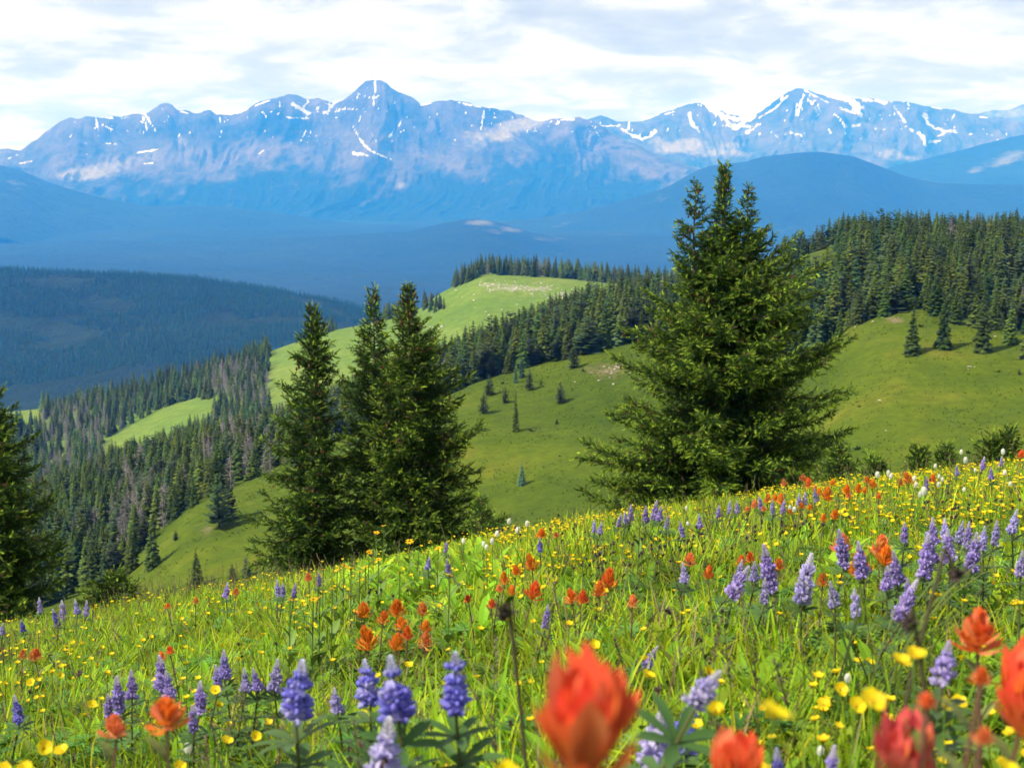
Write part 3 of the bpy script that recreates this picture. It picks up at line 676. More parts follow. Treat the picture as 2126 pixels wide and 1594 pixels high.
def instancer(name, pts, rots, scls, idx, protos, label, cat=None, mats=None):
    """one 'stuff' object that scatters small shapes over points with geometry nodes"""
    coll = bpy.data.collections.new(name+'_shapes')
    for i, me in enumerate(protos):
        o = bpy.data.objects.new('shape_%02d' % i, me); coll.objects.link(o)
    me = bpy.data.meshes.new(name); me.vertices.add(len(pts)); me.vertices.foreach_set('co', np.asarray(pts, np.float32).ravel())
    a = me.attributes.new('rot', 'FLOAT_VECTOR', 'POINT'); a.data.foreach_set('vector', np.asarray(rots, np.float32).ravel())
    a = me.attributes.new('scl', 'FLOAT_VECTOR', 'POINT'); a.data.foreach_set('vector', np.asarray(scls, np.float32).ravel())
    a = me.attributes.new('idx', 'INT', 'POINT'); a.data.foreach_set('value', np.asarray(idx, np.int32))
    o = link(name, me); tag(o, label, cat, kind='stuff')
    g = bpy.data.node_groups.new(name, 'GeometryNodeTree')
    g.interface.new_socket('Geometry', in_out='INPUT', socket_type='NodeSocketGeometry'); g.interface.new_socket('Geometry', in_out='OUTPUT', socket_type='NodeSocketGeometry')
    N, L = g.nodes, g.links; gi = N.new('NodeGroupInput'); go = N.new('NodeGroupOutput')
    ci = N.new('GeometryNodeCollectionInfo'); ci.inputs['Collection'].default_value = coll; ci.inputs['Separate Children'].default_value = True; ci.inputs['Reset Children'].default_value = True
    ip = N.new('GeometryNodeInstanceOnPoints'); ip.inputs['Pick Instance'].default_value = True
    def at(nm, t):
        n = N.new('GeometryNodeInputNamedAttribute'); n.data_type = t; n.inputs['Name'].default_value = nm; return n.outputs['Attribute']
    L.new(gi.outputs[0], ip.inputs['Points']); L.new(ci.outputs[0], ip.inputs['Instance'])
    L.new(at('idx', 'INT'), ip.inputs['Instance Index']); L.new(at('rot', 'FLOAT_VECTOR'), ip.inputs['Rotation']); L.new(at('scl', 'FLOAT_VECTOR'), ip.inputs['Scale'])
    L.new(ip.outputs[0], go.inputs[0])
    md = o.modifiers.new('scatter', 'NODES'); md.node_group = g
    return o

# lone trees on the hillside: (u, base v, height in photo px, kind, width factor, label)
LONE = [
 (1083,1009,50,'blue',1.3,'small blue-green spruce alone low on the open slope between the big spruces'),
 (1071,897,86,'con',.75,'narrow tall spruce alone mid-slope, the double-pointed one'),
 (1163,838,46,'pine',1.2,'round bushy pine alone on the slope below the pinkish bare patch'),
 (1049,838,38,'pine',1.1,'small pine left of the round bushy one, below the forest edge'),
 (1099,811,46,'pine',1.,'small pine below the pair of pale spruces at the forest edge'),
 (1083,785,54,'blue',.9,'pale green young spruce standing just out from the forest edge, taller of its pair'),
 (1070,795,42,'blue',.8,'pale green young spruce standing just out from the forest edge, shorter of its pair'),
 (1016,822,45,'pine',1.2,'scruffy pine at the lower left edge of the open slope, near the left clump'),
 (1004,858,48,'pine',1.1,'dark pine half hidden right beside the left spruce clump'),
 (1192,764,48,'pine',1.3,'leaning bushy pine stepping out of the forest edge left of the big spruce'),
 (1893,735,100,'con',1.15,'leftmost of the tall dark spruces standing out on the right slope'),
 (1958,724,106,'con',1.1,'second from left of the tall dark spruces standing out on the right slope'),
 (2038,732,130,'con',1.,'third from left of the tall dark spruces on the right slope'),
 (2098,714,100,'con',1.1,'spruce just left of the one cut by the right edge, higher up the slope'),
 (2136,748,130,'con',1.,'tall dark spruce at the right edge of the picture on the upper slope'),
 (408,1218,84,'con',1.25,'lone dark spruce casting a shadow on the bright green hollow'),
 (483,1206,40,'pine',1.,'small pine right of the lone spruce in the green hollow'),
 (512,1198,46,'pine',1.2,'bushy small pine in the hollow beside the left clump, behind dark twigs'),
 (455,1098,120,'pine',1.,'broad pine at the tip of the forest edge over the green hollow'),
 (476,1080,96,'pine',.9,'shorter broad pine joined to the one at the forest tip'),
 (318,1180,110,'con',1.1,'dark spruce at the lower forest corner over the green hollow'),
 (275,1185,90,'con',1.2,'squat dark spruce left of the one at the lower forest corner'),
 (365,1122,24,'pine',1.1,'tiny dark bush on the green slope right of the forest corner'),
 (2116,778,16,'pine',1.2,'tiny dark bush near the right edge of the upper slope'),
 (1210,772,12,'pine',1.2,'tiny seedling at the foot of the leaning bushy pine'),
 (1123,800,16,'pine',1.,'tiny seedling on the slope right of the small pines'),
 (1156,880,14,'pine',1.2,'tiny seedling below the round bushy pine'),
]
for i, (u, v, h, kind, w, lab) in enumerate(LONE):
    p = hill.pick(u, v); hh = h/FPX*p[1]*1.03
    d, m_ = {'con': (CON[i % 4], M_forest), 'pine': (PINE[i % 2], M_forest), 'blue': (BLUE[0], M_forest)}[kind]
    if kind == 'con' and w < .9: d = CON[4]
    split_tree({'con': 'spruce_tree', 'pine': 'pine_tree', 'blue': 'spruce_tree'}[kind], conifer_data(500+i, .17, 22, 10, .8, .4) if kind == 'con' and w >= .9 else d, m_, (p[0], p[1], p[2]-.15), hh, lab, i, wide=w)

# forest on the near hillside
def scatter_sheet(sheet, umin, umax, tmin, tmax, spacing, seed):
    r = np.random.default_rng(seed); out = []
    us = np.linspace(umin, umax, 200); ts = np.linspace(tmin, tmax, 60)
    uu, tt = np.meshgrid(us, ts); P = sheet.at(uu, tt)
    x0, x1, y0, y1 = P[..., 0].min(), P[..., 0].max(), P[..., 1].min(), P[..., 1].max()
    return P, (x0, x1, y0, y1)
def sheet_points(sheet, umin, umax, tmin, tmax, area_per, seed):
    """random points on the sheet, evenly by true area"""
    r = np.random.default_rng(seed); nu, nt = 240, 60
    uu, tt = np.meshgrid(np.linspace(umin, umax, nu), np.linspace(tmin, tmax, nt)); P = sheet.at(uu, tt)
    a = np.linalg.norm(np.cross(P[:-1, 1:]-P[:-1, :-1], P[1:, :-1]-P[:-1, :-1]), axis=-1); tot = a.sum(); n = int(tot/area_per)
    k = r.choice(a.size, n, p=(a/tot).ravel()); it, iu = np.unravel_index(k, a.shape)
    u = umin+(umax-umin)*(iu+r.random(n))/(nu-1); t = tmin+(tmax-tmin)*(it+r.random(n))/(nt-1)
    return u, t, sheet.at(u, t)
def thin(P, dmin):
    """drop points closer than dmin to one already kept"""
    cell = {}; keep = []
    for i, (x, y) in enumerate(P[:, :2]):
        c = (int(x//dmin), int(y//dmin)); ok = True
        for a in (-1, 0, 1):
            for b in (-1, 0, 1):
                for j in cell.get((c[0]+a, c[1]+b), ()):
                    if (P[j, 0]-x)**2+(P[j, 1]-y)**2 < dmin*dmin: ok = False; break
                if not ok: break
            if not ok: break
        if ok: cell.setdefault(c, []).append(i); keep.append(i)
    return np.array(keep)

u, t, P = sheet_points(hill, -600, 2750, 1.93, 3.5, 3.6, 41)
edge = 2.0+.05*fbm(P[:, 0]/14, P[:, 1]/14, 3, 77)*2
pu, pv, _ = to_px(P)
ok = (t > edge)
# clearing on the shoulder at the upper right
ok &= ~((pu > 1625) & (pu < 1745) & (pv < 560) & (t < 3.12))
ok &= ~((np.abs(pu-1688) < 44) & (t > 2.5) & (t < 3.3) & (pv < 612))
u, t, P = u[ok], t[ok], P[ok]; keep = thin(P, 2.05); u, t, P = u[keep], t[keep], P[keep]; pu, pv, _ = to_px(P)
r = np.random.default_rng(43)
n = len(P); Ht = r.uniform(7.5, 12.5, n)*np.where(r.random(n) < .25, .72, 1)*np.interp(u, [0, 600, 1000, 1250, 2126], [.62, .64, .80, .85, .68])
front = t < 2.10
Ht[front] *= r.uniform(.75, 1.0, front.sum())
deadp = np.exp(-((u-300)/95)**2-((pv-1080)/75)**2)*.45+np.exp(-((u-520)/60)**2-((pv-960)/65)**2)*.5+.015
kind = np.where(r.random(n) < deadp, 2, np.where(r.random(n) < np.where(front, .25, .08), 1, 0))
inview = (pu > -30) & (pu < 2150)
# the individuals are those one can see best: the open front of the wood, nearest first
order = np.argsort(np.where(inview, (t-2)*400+P[:, 1]*.15-Ht*3, 1e6))
LIVEOBS = []
live = [i for i in order if kind[i] != 2][:280]; deads = [i for i in order if kind[i] == 2][:70]
def region(i):
    if u[i] < 200: return 'dark conifer low in the left wood, behind the edge spruce and lupines', 'conifers at the far left of the wood'
    if u[i] < 620: return 'dark conifer along the wood edge above the green hollow at left', 'conifers above the green hollow'
    if u[i] < 930: return 'dark conifer on the slope seen through the left spruce clump', 'conifers behind the left clump'
    if u[i] < 1340: return 'dark conifer in the stand between the left clump and the largest spruce', 'conifers between clump and big spruce'
    if u[i] < 1700: return 'dark conifer in the wood directly behind the largest spruce', 'conifers behind the largest spruce'
    return 'dark conifer at the wood edge above the smooth right slope', 'conifers above the right slope'
for i in live:
    me = me_pine[i % 2] if kind[i] == 1 else me_con[i % 6]
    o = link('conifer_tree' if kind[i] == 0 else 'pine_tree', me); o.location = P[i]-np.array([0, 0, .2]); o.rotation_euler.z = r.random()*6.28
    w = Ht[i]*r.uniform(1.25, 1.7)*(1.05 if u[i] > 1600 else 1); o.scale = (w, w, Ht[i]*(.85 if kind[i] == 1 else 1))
    lab, grp = region(i)
    if kind[i] == 1: lab = lab.replace('dark conifer', 'bushy olive pine'); grp = grp.replace('conifers', 'pines')
    tag(o, lab, 'tree', grp); LIVEOBS.append((o, i))
FR = {}
PLACE = {'at the far left of the wood': 'in the far left wood', 'above the green hollow': 'at the wood edge above the green hollow', 'behind the left clump': 'on the slope behind the left clump', 'between clump and big spruce': 'in the stand left of the largest spruce', 'behind the largest spruce': 'in the wood behind the largest spruce', 'above the right slope': 'at the wood edge above the right slope'}
ORDN = ['first', 'second', 'third', 'fourth', 'fifth', 'sixth', 'seventh', 'eighth', 'ninth', 'tenth', 'eleventh', 'twelfth', 'thirteenth', 'fourteenth', 'fifteenth', 'sixteenth', 'seventeenth', 'eighteenth', 'nineteenth', 'twentieth', 'twenty-first', 'twenty-second', 'twenty-third', 'twenty-fourth', 'twenty-fifth', 'twenty-sixth', 'twenty-seventh', 'twenty-eighth', 'twenty-ninth', 'thirtieth', 'thirty-first', 'thirty-second', 'thirty-third', 'thirty-fourth', 'thirty-fifth', 'thirty-sixth', 'thirty-seventh', 'thirty-eighth', 'thirty-ninth', 'fortieth']
for ob, i in LIVEOBS:
    if t[i] < 2.13: FR.setdefault(ob['group'], []).append((pu[i], ob))
for grp, Lq in FR.items():
    Lq.sort(key=lambda q: q[0])
    for k, (_, ob) in enumerate(Lq[:40]):
        ob['label'] = f"{ORDN[k]} front-row {'pine' if 'pine' in grp else 'conifer'} from left, {PLACE[grp.split(' ', 1)[1]]}"
FRD = {}
for i in deads:
    o = link('dead_tree', me_dead[i % 2]); o.location = P[i]-np.array([0, 0, .2]); o.rotation_euler.z = r.random()*6.28; w = Ht[i]*1.1; o.scale = (w, w, Ht[i]*.95)
    lab, grp = ('bare grey dead tree in the wood above the green hollow at left', 'dead trees above the green hollow') if u[i] < 430 else \
        ('bare grey dead tree among conifers just left of the left spruce clump', 'dead trees beside the left clump') if u[i] < 700 else ('bare grey dead tree standing in the right wood', 'dead trees in the right wood')
    tag(o, lab, 'dead tree', grp); FRD.setdefault(grp, []).append((pu[i], o))
for grp, Lq in FRD.items():
    Lq.sort(key=lambda q: q[0])
    if len(Lq) <= 40:
        for k, (_, ob) in enumerate(Lq): ob['label'] = f'{ORDN[k]} bare grey dead tree from left, ' + ob['label'].split('dead tree ')[1]
used = set(live) | set(deads); rest = np.array([i for i in range(n) if i not in used])
idx = np.where(kind[rest] == 2, 8, np.where(kind[rest] == 1, 6+rest % 2, rest % 6))
rot = np.zeros((len(rest), 3)); rot[:, 2] = r.random(len(rest))*6.28
w = Ht[rest]*r.uniform(1.25, 1.7, len(rest))
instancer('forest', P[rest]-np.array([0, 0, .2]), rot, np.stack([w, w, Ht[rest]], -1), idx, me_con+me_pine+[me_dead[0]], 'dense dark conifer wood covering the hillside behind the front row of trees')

# woods on the second ridge
u, t, P = sheet_points(ridge, -500, 2700, .55, 3.2, 16, 51); pu, pv, _ = to_px(P); r = np.random.default_rng(52)
vline = np.interp(u, [-500, 90, 230, 330, 480, 600], [0, 0, 0, 0, 0, 0])
crest_v = np.interp(u, [k[0] for k in KNOLL], [k[1] for k in KNOLL])
left = (u < 600) & (t < 2.25)
meadowp = ((pu-330)/125)**2+((pv-895+(pu-330)*.42)/44)**2 < 1
meadowp |= (pv > 850) & (pu < 88) & (pv < 905) & (pu > -200) & (t > 1.72)
left &= ~meadowp
left &= ~((pu > 560) & (pv > 690+ (600-pu)*.9))
back = (u > 940) & (u < 1700) & (t > 2.03+np.interp(u, [940, 1050, 1400], [.03, .06, .10])) & (t < 2.9)
knot = (((pu-905)/26)**2+((pv-640)/9)**2 < 1) | (((pu-820)/50)**2+((pv-657)/7)**2 < 1) | (((pu-660)/38)**2+((pv-690)/5)**2 < 1) | ((u > 940) & (u < 990) & (t > 2.0) & (t < 2.5))
ok = left | back | knot
u, t, P, pu, pv, kn = u[ok], t[ok], P[ok], pu[ok], pv[ok], knot[ok]; keep = thin(P, 3.4); u, t, P, pu, pv, kn = u[keep], t[keep], P[keep], pu[keep], pv[keep], kn[keep]
n = len(P); Ht = r.uniform(7, 13, n); Ht[kn] *= .85
dd = r.random(n) < np.where((np.abs(pu-500) < 60) & (pv < 860) & (pv > 780), .5, np.where((np.abs(pu-160) < 70) & (pv > 860), .3, .03))
inv = (pu > -10) & (pu < 2130); order = np.argsort(np.where(inv, np.where(kn, 0, 1)*100+P[:, 1]*.3+r.random(n)*40, 1e6)); idv = order[:130]
KB = {}
for i in idv:
    if dd[i]: continue
    o = link('conifer_tree', me_con[i % 4]); o.location = P[i]-np.array([0, 0, .3]); o.rotation_euler.z = r.random()*6.28; w = Ht[i]*1.35; o.scale = (w, w, Ht[i])
    lab, grp = ('hazy conifer on the far left ridge beside the bright clearing', 'conifers on the far left ridge') if pu[i] < 620 else \
        ('hazy conifer in the thin skyline row left of the middle spruce', 'skyline conifers left of the middle spruce') if pu[i] < 775 else \
        ('hazy conifer in the cluster on the shoulder of the grassy knoll', 'conifers on the knoll shoulder') if pu[i] < 935 else \
        ('hazy conifer on the steep left edge of the grassy knoll', 'conifers up the knoll edge') if pu[i] < 985 else ('hazy conifer in the dark line behind the rocky knoll', 'conifers behind the knoll')
    tag(o, lab, 'tree', grp); KB.setdefault(grp, []).append((pu[i], o))
for grp, Lq in KB.items():
    Lq.sort(key=lambda q: q[0])
    if len(Lq) <= 40:
        for k, (_, ob) in enumerate(Lq): ob['label'] = f'{ORDN[k]} '+ob['label']+', from left'
s_ = set(i for i in idv if not dd[i]); rest = np.array([i for i in range(n) if i not in s_])
rot = np.zeros((len(rest), 3)); rot[:, 2] = r.random(len(rest))*6.28; w = Ht[rest]*r.uniform(1.2, 1.55, len(rest))
instancer('woods', P[rest]-np.array([0, 0, .3]), rot, np.stack([w, w, Ht[rest]], -1), np.where(dd[rest], 4, rest % 4), me_con[:4]+[me_dead[1]], 'hazy conifer woods on the second ridge')

# forest on the blue hill far left
me_low = [c.mesh('conifer', M_far_wood) for c in LOWC]
u, t, P = sheet_points(forest_hill, -700, 1300, .8, 2.35, 60, 61); r = np.random.default_rng(62); keep = thin(P, 5.0); P = P[keep]; n = len(P)
gap = fbm(P[:, 0]/130, P[:, 1]/130, 3, 66) > .34; P = P[~gap]; n = len(P)
Ht = r.uniform(7, 14, n); rot = np.zeros((n, 3)); rot[:, 2] = r.random(n)*6.28
instancer('forest', P, rot, np.stack([Ht*1.6, Ht*1.6, Ht], -1), np.arange(n) % 4, me_low, 'blue hazy conifer forest covering the broad hill at far left')
print('forest counts', n, len(rest), len(live))

# broken stones lying on the knoll and on the bare patches
def stone(seed):
    r = np.random.default_rng(seed); v = []; f = []
    for i, (z, k) in enumerate([(-.3, .8), (.1, 1), (.5, .6)]):
        for j in range(6):
            a = j*PI/3+.2*i; q = k*r.uniform(.7, 1.2); v.append((q*math.cos(a), q*math.sin(a)*.8, z*r.uniform(.8, 1.2)))
    for i in range(2):
        for j in range(6):
            a = i*6+j; b = i*6+(j+1) % 6; f += [(a, b, b+6), (a, b+6, a+6)]
    f += [(12, 12+j, 13+j) for j in range(1, 5)]
    m = MB(); m.add(v, f, np.array((.46, .41, .36))*r.uniform(.8, 1.1)); return m.mesh('stone', M_bark)
ST = [stone(k) for k in range(4)]
r = np.random.default_rng(71)
u, t, P = sheet_points(ridge, 860, 1300, 1.2, 2.05, 2.0, 72); pu, pv, _ = to_px(P)
w = np.zeros(len(P))
for (a, b, ra, rb, s) in [(1010,590,30,7,.5),(1050,597,45,8,1),(1110,600,45,9,1),(1170,612,45,9,1),(1220,622,40,8,.8),(880,678,12,4,1),(912,680,18,4,1.2),(1000,625,80,18,.05),(960,640,60,20,.03)]:
    w += s*np.exp(-((pu-a)/ra)**2-((pv-b)/rb)**2)
P = P[r.random(len(P)) < w*.32]
u, t, Q = sheet_points(hill, 980, 2100, 1.2, 2.3, 1.0, 73); pu, pv, _ = to_px(Q); w = np.zeros(len(Q))
for (a, b, ra, rb, s) in [(1255,775,55,18,.12),(1280,760,30,10,.2),(1760,690,60,14,.06),(1850,665,50,8,.10),(2012,762,9,3,1.2),(2040,766,6,3,.5),(2060,700,50,15,.04),(1830,900,200,60,.0015),(1150,900,150,60,.0015)]:
    w += s*np.exp(-((pu-a)/ra)**2-((pv-b)/rb)**2)
Q = Q[r.random(len(Q)) < w]; big = np.concatenate([r.uniform(.3, 1.0, len(P))**1.6, r.uniform(.10, .38, len(Q))]); A = np.concatenate([P, Q]); n = len(A)
rot = r.normal(size=(n, 3))*.3; rot[:, 2] = r.random(n)*6.28
instancer('rubble', A, rot, np.stack([big, big, big*.7], -1), np.arange(n) % 4, ST, 'pale broken stones strewn over the grassy knoll and bare patches')

# tussocks and knee-high willow scrub that roughen the near hillside
def tussock(seed, col, sh=False):
    m = MB(); r = np.random.default_rng(seed); c = np.array(col)
    for i in range(26 if sh else 16):
        a = r.random()*6.28; e = r.uniform(.2, 1.5); d = np.array([math.cos(a)*math.cos(e), math.sin(a)*math.cos(e), math.sin(e)]); s_ = np.cross(d, r.normal(size=3)); s_ /= np.linalg.norm(s_)
        b = d*(.5 if sh else .1)*r.random(); L = r.uniform(.3, .6) if sh else r.uniform(.5, 1); w_ = .16 if sh else .07
        m.add([b-s_*w_, b+s_*w_, b+d*L], [(0, 1, 2)], c*r.uniform(.6, 1.4))
    return m.mesh('tussock', M_grass)
TS = [tussock(1, (.065, .12, .006)), tussock(2, (.085, .135, .008)), tussock(3, (.12, .14, .015)), tussock(4, (.05, .09, .008)), tussock(5, (.05, .085, .010), True), tussock(6, (.075, .10, .02), True)]
r = np.random.default_rng(81)
u, t, P = sheet_points(hill, -100, 2300, .75, 2.35, .55, 82); n = len(P)
pat = fbm(P[:, 0]/9, P[:, 1]/9, 3, 83); k = r.random(n) < .45+pat; P, pat = P[k], pat[k]; n = len(P)
kk = r.integers(0, 4, n); kk = np.where(r.random(n) < .004+.012*np.clip(pat-.25, 0, 1), 4+r.integers(0, 2, n), kk)
rot = np.zeros((n, 3)); rot[:, 2] = r.random(n)*6.28; s_ = np.where(kk > 3, r.uniform(.25, .9, n)**1.5+.1, r.uniform(.12, .30, n))
instancer('tussocks', P, rot, np.stack([s_*1.2, s_*1.2, s_*.8], -1), kk, TS, 'grass tussocks and low scrub roughening the open green slope')

# ------------------------------------------------------------------ flowers
def blade(L, w, n=4, bend=.5, fold=.15, base=(0, 0, 0), az=0., el=1.2, col=(.1, .18, .02), tipc=None, wpos=.5, tw=0.):
    """one leaf or petal: a curved strip, widest at wpos; returns verts, faces, colours"""
    s = np.linspace(0, 1, n+1); ang = el-bend*s
    dr = np.concatenate([[0], np.cumsum(np.cos(ang[:-1]+np.diff(ang)/2))])*L/n; dz = np.concatenate([[0], np.cumsum(np.sin(ang[:-1]+np.diff(ang)/2))])*L/n
    wd = w*np.where(s < wpos, .25+.75*np.sin(s/wpos*PI/2), np.cos((s-wpos)/(1-wpos)*PI/2)**.7 if wpos < 1 else 1)
    wd[-1] = 0; ca, sa = math.cos(az), math.sin(az); v = []; c = []
    col = np.array(col, float); tipc = col if tipc is None else np.array(tipc, float)
    for i in range(n+1):
        for sgn in (-1, 0, 1):
            if i == n and sgn: continue
            y = sgn*wd[i]; x = dr[i]; z = dz[i]+(fold*wd[i] if sgn else 0)
            v.append((base[0]+x*ca-y*sa, base[1]+x*sa+y*ca, base[2]+z)); c.append(col*(1-s[i])+tipc*s[i])
    f = []
    for i in range(n-1):
        a = i*3; b = a+3
        f += [(a, a+1, b+1), (a, b+1, b), (a+1, a+2, b+2), (a+1, b+2, b+1)]
    a = (n-1)*3; f += [(a, a+1, a+3), (a+1, a+2, a+3)]
    return np.array(v), np.array(f), np.array(c)
def blob(rx, ry, rz, n=6, rings=4, jag=0., seed=0):
    r = np.random.default_rng(seed); v = [(0, 0, -rz)]; f = []
    for i in range(1, rings):
        a = -PI/2+PI*i/rings
        for j in range(n):
            b = 2*PI*j/n; k = 1+jag*r.normal(); v.append((rx*math.cos(a)*math.cos(b)*k, ry*math.cos(a)*math.sin(b)*k, rz*math.sin(a)*k))
    v.append((0, 0, rz)); m = len(v)-1
    for j in range(n): f.append((0, 1+(j+1) % n, 1+j)); f.append((m, m-n+j, m-n+(j+1) % n))
    for i in range(rings-2):
        for j in range(n):
            a = 1+i*n+j; b = 1+i*n+(j+1) % n; f += [(a, b, b+n), (a, b+n, a+n)]
    return np.array(v), np.array(f)
GREEN = np.array((.10, .175, .022)); DGREEN = np.array((.055, .11, .022)); PURP = np.array((.12, .06, .04))
PB = {'o': ((.72, .24, .03), (.88, .20, .025)), 'r': ((.68, .17, .04), (.86, .11, .035)), 'c': ((.70, .26, .11), (.86, .22, .10)), 'p': ((.62, .16, .11), (.80, .11, .13)), 'R': ((.82, .20, .04), (.90, .10, .05))}

def bract(cls, lobes=True, w=.16, seed=0, yel=True, bend=-.35):
    m = MB(); a, b = PB[cls]; r = np.random.default_rng(seed); a = np.array(a)*.75+np.array((.16, .14, .03))*.5
    m.add(*blade(1, w, 5, bend, -.35, col=a, tipc=b, el=0, wpos=.6))
    if lobes:
        for s in (-1, 1):
            v, f, c = blade(.5, w*.5, 3, bend*.5, -.3, base=(.42, s*w*.45, -.02), az=s*.38, el=.05-bend*.4, col=(.72, .33, .03) if yel else a, tipc=b, wpos=.5)
            m.add(v, f, c)
    return m
def head_layout(opn, seed, rows=6, per=7):
    """base height, azimuth, elevation, length of each bract, in head-height units"""
    r = np.random.default_rng(seed); out = []
    for i in range(rows):
        t = i/(rows-1); n = per if i < rows-1 else per-2
        for j in range(n):
            az = j*2*PI/n+i*.6+r.normal()*.15
            el = math.radians(np.interp(t, [0, .4, 1], [38-opn*30, 62-opn*14, 86])+r.normal()*6)
            out.append((.02+.52*t**1.1, az, el, np.interp(t, [0, .5, 1], [.62, .56, .40])*r.uniform(.85, 1.12)))
    return out
def rot_az_el(az, el):
    ca, sa, ce, se = math.cos(az), math.sin(az), math.cos(el), math.sin(el)
    return np.array([[ca*ce, -sa, -ca*se], [sa*ce, ca, -sa*se], [se, 0, ce]])
def pb_head(cls, opn, seed):
    m = MB(); r = np.random.default_rng(seed); bm = [bract(cls, True, .12, seed+k, True, -.3).data() for k in range(2)]
    for i, (z, az, el, L) in enumerate(head_layout(opn, seed)):
        R = rot_az_el(az, el)*L; v, f, c = bm[i % 2]; k = r.uniform(.8, 1.15)
        m.add(v@R.T+np.array([0, 0, z]), f, c*k*np.array([1, r.uniform(.7, 1.5), 1]))
    v, f = blob(.07, .07, .34, 6, 4); m.add(v+[0, 0, .32], f, np.array(PB[cls][1])*.8)
    return m
def stem_pts(h, lean, seed, n=6):
    r = np.random.default_rng(seed); s = np.linspace(0, 1, n); a = r.random()*6.28; w = lean*s**1.6
    return np.stack([w[:]*math.cos(a)*0+lean*s**1.6, .25*lean*s**1.5*math.sin(a), h*s], -1)
def lance_leaves(m, pts, nl, L, w, seed, col=GREEN, col2=None, top=.9):
    r = np.random.default_rng(seed)
    for i in range(nl):
        t = .15+(top-.15)*i/max(1, nl-1); p = [np.interp(t, np.linspace(0, 1, len(pts)), pts[:, k]) for k in range(3)]
        m.add(*blade(L*r.uniform(.7, 1.1)*(1.1-.5*t), w, 4, .9, .2, p, i*2.4+r.random(), 1.15, col*r.uniform(.8, 1.2), None, .4))

hidden_up = []
ALL = []          # every flower as placed: (object, kind, colour, u, v)
def place(u, v, s, nominal, hmid, near=False, fixY=None):
    """base point, distance, real size and stem height of a flower whose head is at pixel (u, v)"""
    if fixY is None and not near:
        x, y, z = hit_meadow(u, v, hmid); y = min(y, 13.5); size = np.clip(s*y/FPX, nominal*.62, nominal*1.5)
    else:
        y = fixY or max(.6, nominal*FPX/s); size = s*y/FPX
    p = px(u, v, y); g = float(meadow_z(p[0], y)); return p, y, size, g
def setup(name, cat, p, g, lean, u, v, kind, colr, tilt=0.):
    root = bpy.data.objects.new(name, None); scene.collection.objects.link(root); root.location = (p[0]-lean, p[1], g-.01)
    root['category'] = cat; ALL.append([root, kind, colr, u, v]); return root

HEADS = {}
def paintbrush(u, v, s, cls='o', near=False, opn=.5, tall=1.15, seed=None, fixY=None, leafy=False):
    seed = seed or int(u*7+v); r = random.Random(seed)
    p, y, size, g = place(u, v, s, .047, .27, near, fixY); hh = size*tall; lean = r.uniform(-.03, .05)
    h = max(.08, p[2]-hh*.5-g); root = setup('paintbrush', 'flower', p, g, lean, u, v, 'paintbrush', cls)
    m = MB(); pts = stem_pts(h, lean, seed); m.tube(pts, np.linspace(.0028, .0018, 6), PURP*1.2 if cls != 'o' else PURP*.9+GREEN*.2, 5)
    lance_leaves(m, pts, 7 if y < 4 else 5, .055, .006, seed, GREEN*.7+PURP*.5, top=.93)
    link('stem', m.mesh('stem', M_stem), root)
    if near:
        lay = head_layout(opn, seed, 5, 6); bm = []
        if s > 110:    # broad upright bracts closing like a cup
            rr = np.random.default_rng(seed); lay = []
            for i_, (n_, e_, z_, l_) in enumerate([(4, .60, .02, .60), (6, .96, .06, .80), (6, 1.22, .12, .92), (4, 1.42, .2, .85)]):
                for j_ in range(n_): lay.append((z_+rr.normal()*.03, j_*2*PI/n_+i_*.7+rr.normal()*.12, e_+rr.normal()*.05, l_*rr.uniform(.74, 1.12)))
        bw = .17 if s > 110 else .17
        for k in range(3): bm.append(bract(cls if k < 2 or cls == 'p' else 'c', k < 2, bw+.02*k, seed+k, k == 0, -.28).mesh('bract', M_petal, True))
        cm = MB(); bv, bf = blob(.10, .10, .30, 8, 5); cm.add(bv+[0, 0, .36], bf, np.array(PB[cls][0])*.8)
        hd = link('flower_head', cm.mesh('flower_head', M_petal, True), root, (lean, 0, h)); hd.scale = (size*1.12, size*1.12, hh)
        for i, (z, az, el, L) in enumerate(lay):
            o = link('bract', bm[i % 3], hd); R = Matrix(rot_az_el(az, el).tolist()).to_4x4()
            o.matrix_local = Matrix.Translation((0, 0, z)) @ R @ Matrix.Diagonal((L*1.08, L*1.08, L*1.08, 1))
    else:
        k = (cls, int(opn*2), seed % 3)
        if k not in HEADS: HEADS[k] = pb_head(cls, opn, hash(k[1:])%97+3).mesh('flower_head', M_petal)
        hd = link('flower_head', HEADS[k], root, (lean, 0, h)); hd.scale = (size*1.15, size*1.15, hh); hd.rotation_euler = (r.uniform(-.2, .2), r.uniform(-.1, .25), r.random()*6)
    return root

LC = {'b': ((.27, .26, .74), (.18, .16, .62), (.62, .60, .76)), 'v': ((.46, .36, .72), (.33, .25, .64), (.66, .58, .72)), 'w': ((.52, .47, .72), (.36, .31, .66), (.68, .64, .72))}
def floret(cls, seed=0):
    """pea flower pointing along +X: swollen keel, upright banner, calyx"""
    a, b, c = LC[cls]; m = MB(); v, f = blob(.40, .15, .22, 6, 4); v = v+[.45, 0, -.10]; v[:, 2] += .3*(v[:, 0])**2*.6
    m.add(v, f, np.array(a)*.5+np.array(b)*.5)
    bv, bf, bc = blade(.80, .36, 3, -.9, -.6, (.22, 0, .02), 0, 1.0, np.array(a)*.6+np.array(c)*.4, a, .55); m.add(bv, bf, bc)
    for s in (-1, 1):
        bv, bf, bc = blade(.66, .2, 3, -.5, .3, (.2, s*.12, -.04), s*.42, .12, b, a, .6); m.add(bv, bf, bc)
    m.add(*blade(.35, .10, 2, .0, 0, (0, 0, -.05), 0, .2, (.28, .20, .30), (.30, .20, .32)))
    return m
